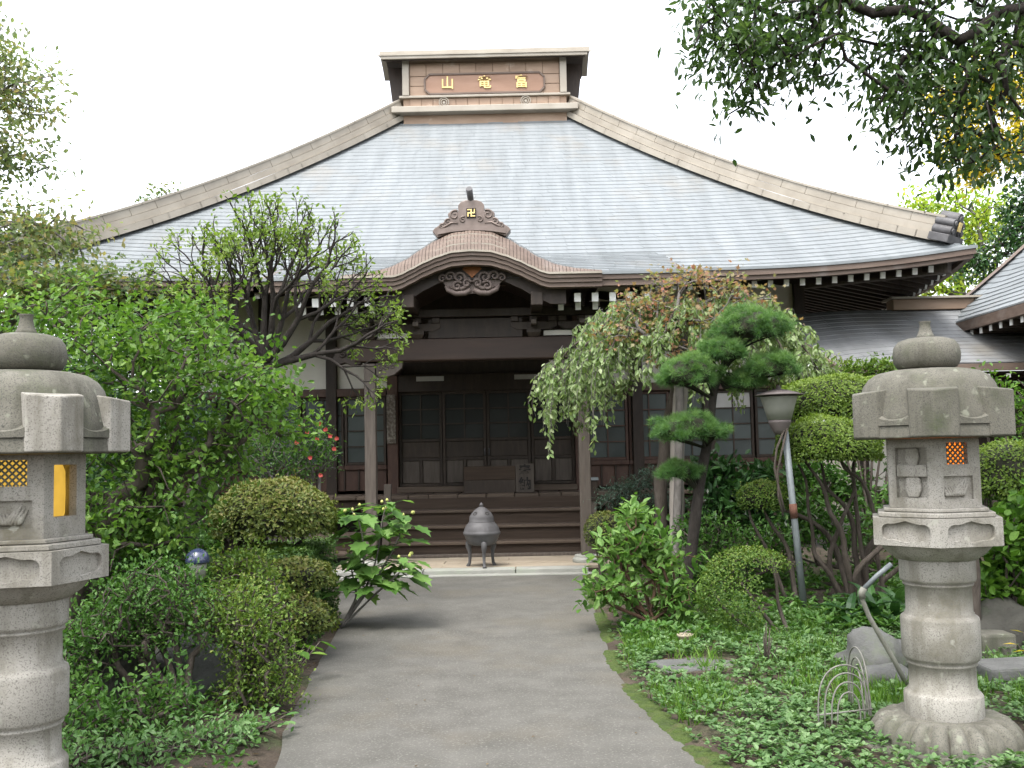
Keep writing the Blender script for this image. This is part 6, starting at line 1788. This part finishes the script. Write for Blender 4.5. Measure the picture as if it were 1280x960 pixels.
# unseen tall trees beside and behind the approach, added to shade the garden
for i, (x, y, z, r, lab) in enumerate((
        (-6.6, 2.5, 5.8, (2.6, 3.0, 2.4), 'unseen tall broadleaf tree added left of the approach for shade'),
        (-6.0, -4.0, 5.8, (3.2, 3.2, 3.0), 'unseen tall broadleaf tree added behind on the left for shade'),
        (5.6, -3.5, 5.8, (3.2, 3.2, 3.0), 'unseen tall broadleaf tree added behind on the right for shade'),
        (-2.6, -9.5, 6.0, (3.4, 3.0, 3.6), 'unseen tall tree added far behind on the left to block sky light'),
        (3.2, -9.5, 6.0, (3.4, 3.0, 3.6), 'unseen tall tree added far behind on the right to block sky light'))):
    t0 = [(x, y, -.05), (x+.1, y, 1.5), (x, y+.1, 3.0), (x+.1, y, 4.2)]
    tree('shade_tree', lab, 'tree', t0, ellipsoid_pts(300, (x, y, z), r, .5, -.8)[0], .010, 'x', .19, M['lf_mid'], M['bark'], per=18, spread=.28, droop=.2, tpl='oval', r_max=.2)

# ------------------------------------------------------------------ ground cover, grass, litter
def scatter(n, test):
    out = []
    while len(out) < n:
        x, y = rng.uniform(-6, 6), rng.uniform(4, 13)
        if test(x, y): out.append((x, y, ground_z(x, y)))
    return np.array(out)
def on_right(x, y):
    d = x-edge_x(RIGHT_E, y)
    if d < .06 or x > 4.2 or y > 9.5: return False
    if d < .16 and rng.random() > .35: return False
    if (x-2.33)**2+(y-5.5)**2 < .20 or ((x-g_.x)/.36)**2+((y-g_.y)/.26)**2 < 1 or (x-pt.x)**2+(y-pt.y+.06)**2 < .03: return False
    den = .75+.8*mnoise.noise((x*1.1, y*1.1, 8))
    if 1.9 < x < 3.2 and 6.0 < y < 7.2: den -= .35
    if y > 8.6: den -= .2
    return rng.random() < den
c0_ = scatter(7600, on_right)
k = 6; n = len(c0_)*k
p = np.repeat(c0_, k, 0); a = rng.uniform(0, 2*math.pi, n); el = rng.uniform(.05, .9, n)
hgt = np.repeat(rng.uniform(.01, .07, len(c0_)), k)
d = np.stack([np.cos(a)*np.cos(el), np.sin(a)*np.cos(el), np.sin(el)*.7], 1)
p = p+d*.012; p[:, 2] += hgt
sz = np.repeat(rng.uniform(.022, .046, len(c0_)), k)*rng.uniform(.7, 1.2, n)
tl = np.clip(np.repeat(rng.normal(.48, .2, len(c0_)), k)+rng.normal(0, .1, n), 0, .95)
gc = leaves(None, M['lf_cover'], p, d, unit(np.array((0, 0, 1.0))+rand_dir(n)*.4), sz, 'broad', tl, 0, 'ground_cover', .8)
tag(gc, 'pale green low ground cover filling the right garden bed', 'ground cover')
def on_left(x, y):
    d = edge_x(LEFT_E, y)-x
    if d < .12 or x < -4.5 or y > 9: return False
    return rng.random() < (.25+.7*mnoise.noise((x*1.3, y*1.3, 3)))
c1_ = scatter(1300, on_left)
k = 5; n = len(c1_)*k
p = np.repeat(c1_, k, 0); a = rng.uniform(0, 2*math.pi, n); el = rng.uniform(.1, 1.0, n)
d = np.stack([np.cos(a)*np.cos(el), np.sin(a)*np.cos(el), np.sin(el)*.8], 1)
p[:, 2] += np.repeat(rng.uniform(.0, .07, len(c1_)), k)
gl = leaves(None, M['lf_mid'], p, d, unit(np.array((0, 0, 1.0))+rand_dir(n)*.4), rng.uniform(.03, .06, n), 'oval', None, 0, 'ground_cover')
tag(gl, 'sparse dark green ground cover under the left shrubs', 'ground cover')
# grass tufts
def grassy(x, y):
    d = x-edge_x(RIGHT_E, y)
    return d > .12 and x < 3.6 and 6.0 < y < 9.6 and rng.random() < .35+1.0*mnoise.noise((x*1.6, y*1.6, 21))
c2_ = scatter(1100, grassy)
k = 9; n = len(c2_)*k
p = np.repeat(c2_, k, 0)+rng.normal(0, .02, (n, 3))*np.array((1, 1, 0)); d = unit(rng.normal(0, .4, (n, 3))*np.array((1, 1, 0))+np.array((0, 0, 1.0)))
gr = leaves(None, M['lf_bright'], p, d, rand_dir(n), rng.uniform(.05, .14, n), 'needle', None, 0, 'grass', 2.4)
tag(gr, 'short green grass between the ground cover and the stones', 'grass')
# fallen leaves and grit
def litter(x, y): return True
c3 = np.array([(x, y, ground_z(x, y)+.008) for x, y in zip(rng.uniform(-4.5, 4.5, 2600), rng.uniform(4.2, 12.8, 2600)) if not (edge_x(LEFT_E, y)-.02 < x < edge_x(RIGHT_E, y)+.02 and rng.random() > .09)])
inside = np.array([edge_x(LEFT_E, q[1]) < q[0] < edge_x(RIGHT_E, q[1]) for q in c3]); c3[inside, 2] = .014
n = len(c3); a = rng.uniform(0, 2*math.pi, n)
lt = leaves(None, M['lf_brown'], c3, np.stack([np.cos(a), np.sin(a), np.zeros(n)], 1), unit(np.array((0, 0, 1.0))+rand_dir(n)*.3), np.where(inside, rng.uniform(.012, .03, n), rng.uniform(.02, .055, n)), 'oval', None, 0, 'fallen_leaves')
tag(lt, 'dry fallen leaves scattered over soil and path', 'leaf litter')
# more undergrowth in the shade at the lower left
airy('dense shade loving bush hiding the foot of the mossy boulder', [(60, 850, 6.0, .35, .3, .25), (120, 900, 5.7, .3, .25, .18), (200, 880, 6.0, .25, .25, .18), (110, 800, 6.4, .3, .25, .25)], gp(110, 6.0), 300, 'lf_mid', .045, 12, stems=8, tpl='oval')
airy('low leafy sprouts in dark soil at the near left path corner', [(250, 925, 5.6, .28, .2, .09), (180, 940, 5.4, .3, .2, .09), (300, 915, 5.8, .18, .2, .09), (110, 945, 5.3, .3, .2, .10)], gp(220, 5.6), 230, 'lf_pale', .042, 8, stems=8, tpl='oval', name='leafy_sprouts')
airy('middle height green shrub between hedge mounds and airy azaleas', [(300, 710, 7.5, .25, .3, .16), (310, 745, 7.3, .28, .3, .18), (255, 785, 7.2, .3, .25, .18)], gp(275, 7.3), 330, 'lf_azalea', .038, 13, stems=6)

# darker cover in the shade further back, and hedges closing the view on the left
def on_back(x, y):
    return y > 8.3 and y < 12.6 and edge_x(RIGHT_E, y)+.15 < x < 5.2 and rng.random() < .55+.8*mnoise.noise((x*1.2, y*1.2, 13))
c4_ = scatter(2300, on_back)
k = 6; n = len(c4_)*k
p = np.repeat(c4_, k, 0); a = rng.uniform(0, 2*math.pi, n); el = rng.uniform(.1, 1.0, n)
d = np.stack([np.cos(a)*np.cos(el), np.sin(a)*np.cos(el), np.sin(el)*.8], 1)
p[:, 2] += np.repeat(rng.uniform(.0, .12, len(c4_)), k)
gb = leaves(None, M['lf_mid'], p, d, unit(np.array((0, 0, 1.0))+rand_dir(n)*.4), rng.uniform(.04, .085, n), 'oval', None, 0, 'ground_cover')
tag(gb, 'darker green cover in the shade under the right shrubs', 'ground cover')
for i, (x, y, z, r, lab) in enumerate(((-9.8, 15.0, 2.6, (2.3, 1.6, 2.6), 'tall evergreen screen beyond the left end of temple'), (-7.6, 8.2, 2.0, (1.3, 1.4, 2.0), 'evergreen screen at the far left edge of garden'), (-12.5, 12.0, 2.8, (2.4, 2.0, 2.8), 'high evergreen screen far left behind the thin tree'), (-7.6, 18.8, 2.4, (1.5, 1.5, 2.5), 'evergreen screen standing against the left side wall of temple'), (-6.6, 14.6, 1.5, (1.5, .9, 1.6), 'low evergreen screen before the left corner of temple veranda'))):
    o = thing('evergreen_screen', lab, 'shrub', (x, y, 0))
    mb = MB()
    for s in fan_stems((x, y, 0), (x, y, z), r, 7, .05, .3): tubes(mb, s[0], s[1], s[2], 7, .03)
    mb.build('stem', M['bark'], o)
    p, d = ellipsoid_pts(8500, (x, y, z), r, .28, -.95, .25, i*5.1+2); m = len(p)
    leaves(o, M['lf_dark' if i else 'lf_mid'], p, unit(d*.5+rand_dir(m)), unit(d*.5+rand_dir(m)*.6+np.array((0, 0, .6))), rng.uniform(.09, .16, m), 'oval', np.clip(rng.normal(.45, .2, m), 0, .95))

airy('green bush against the dark wainscot of the annexe wall', [(1050, 615, 13.4, .5, .35, .35), (1010, 600, 13.2, .45, .35, .3), (1145, 600, 13.4, .4, .35, .4)], gp(1050, 13.4), 300, 'lf_mid', .08, 12, stems=6, tpl='oval', name='wall_bush')
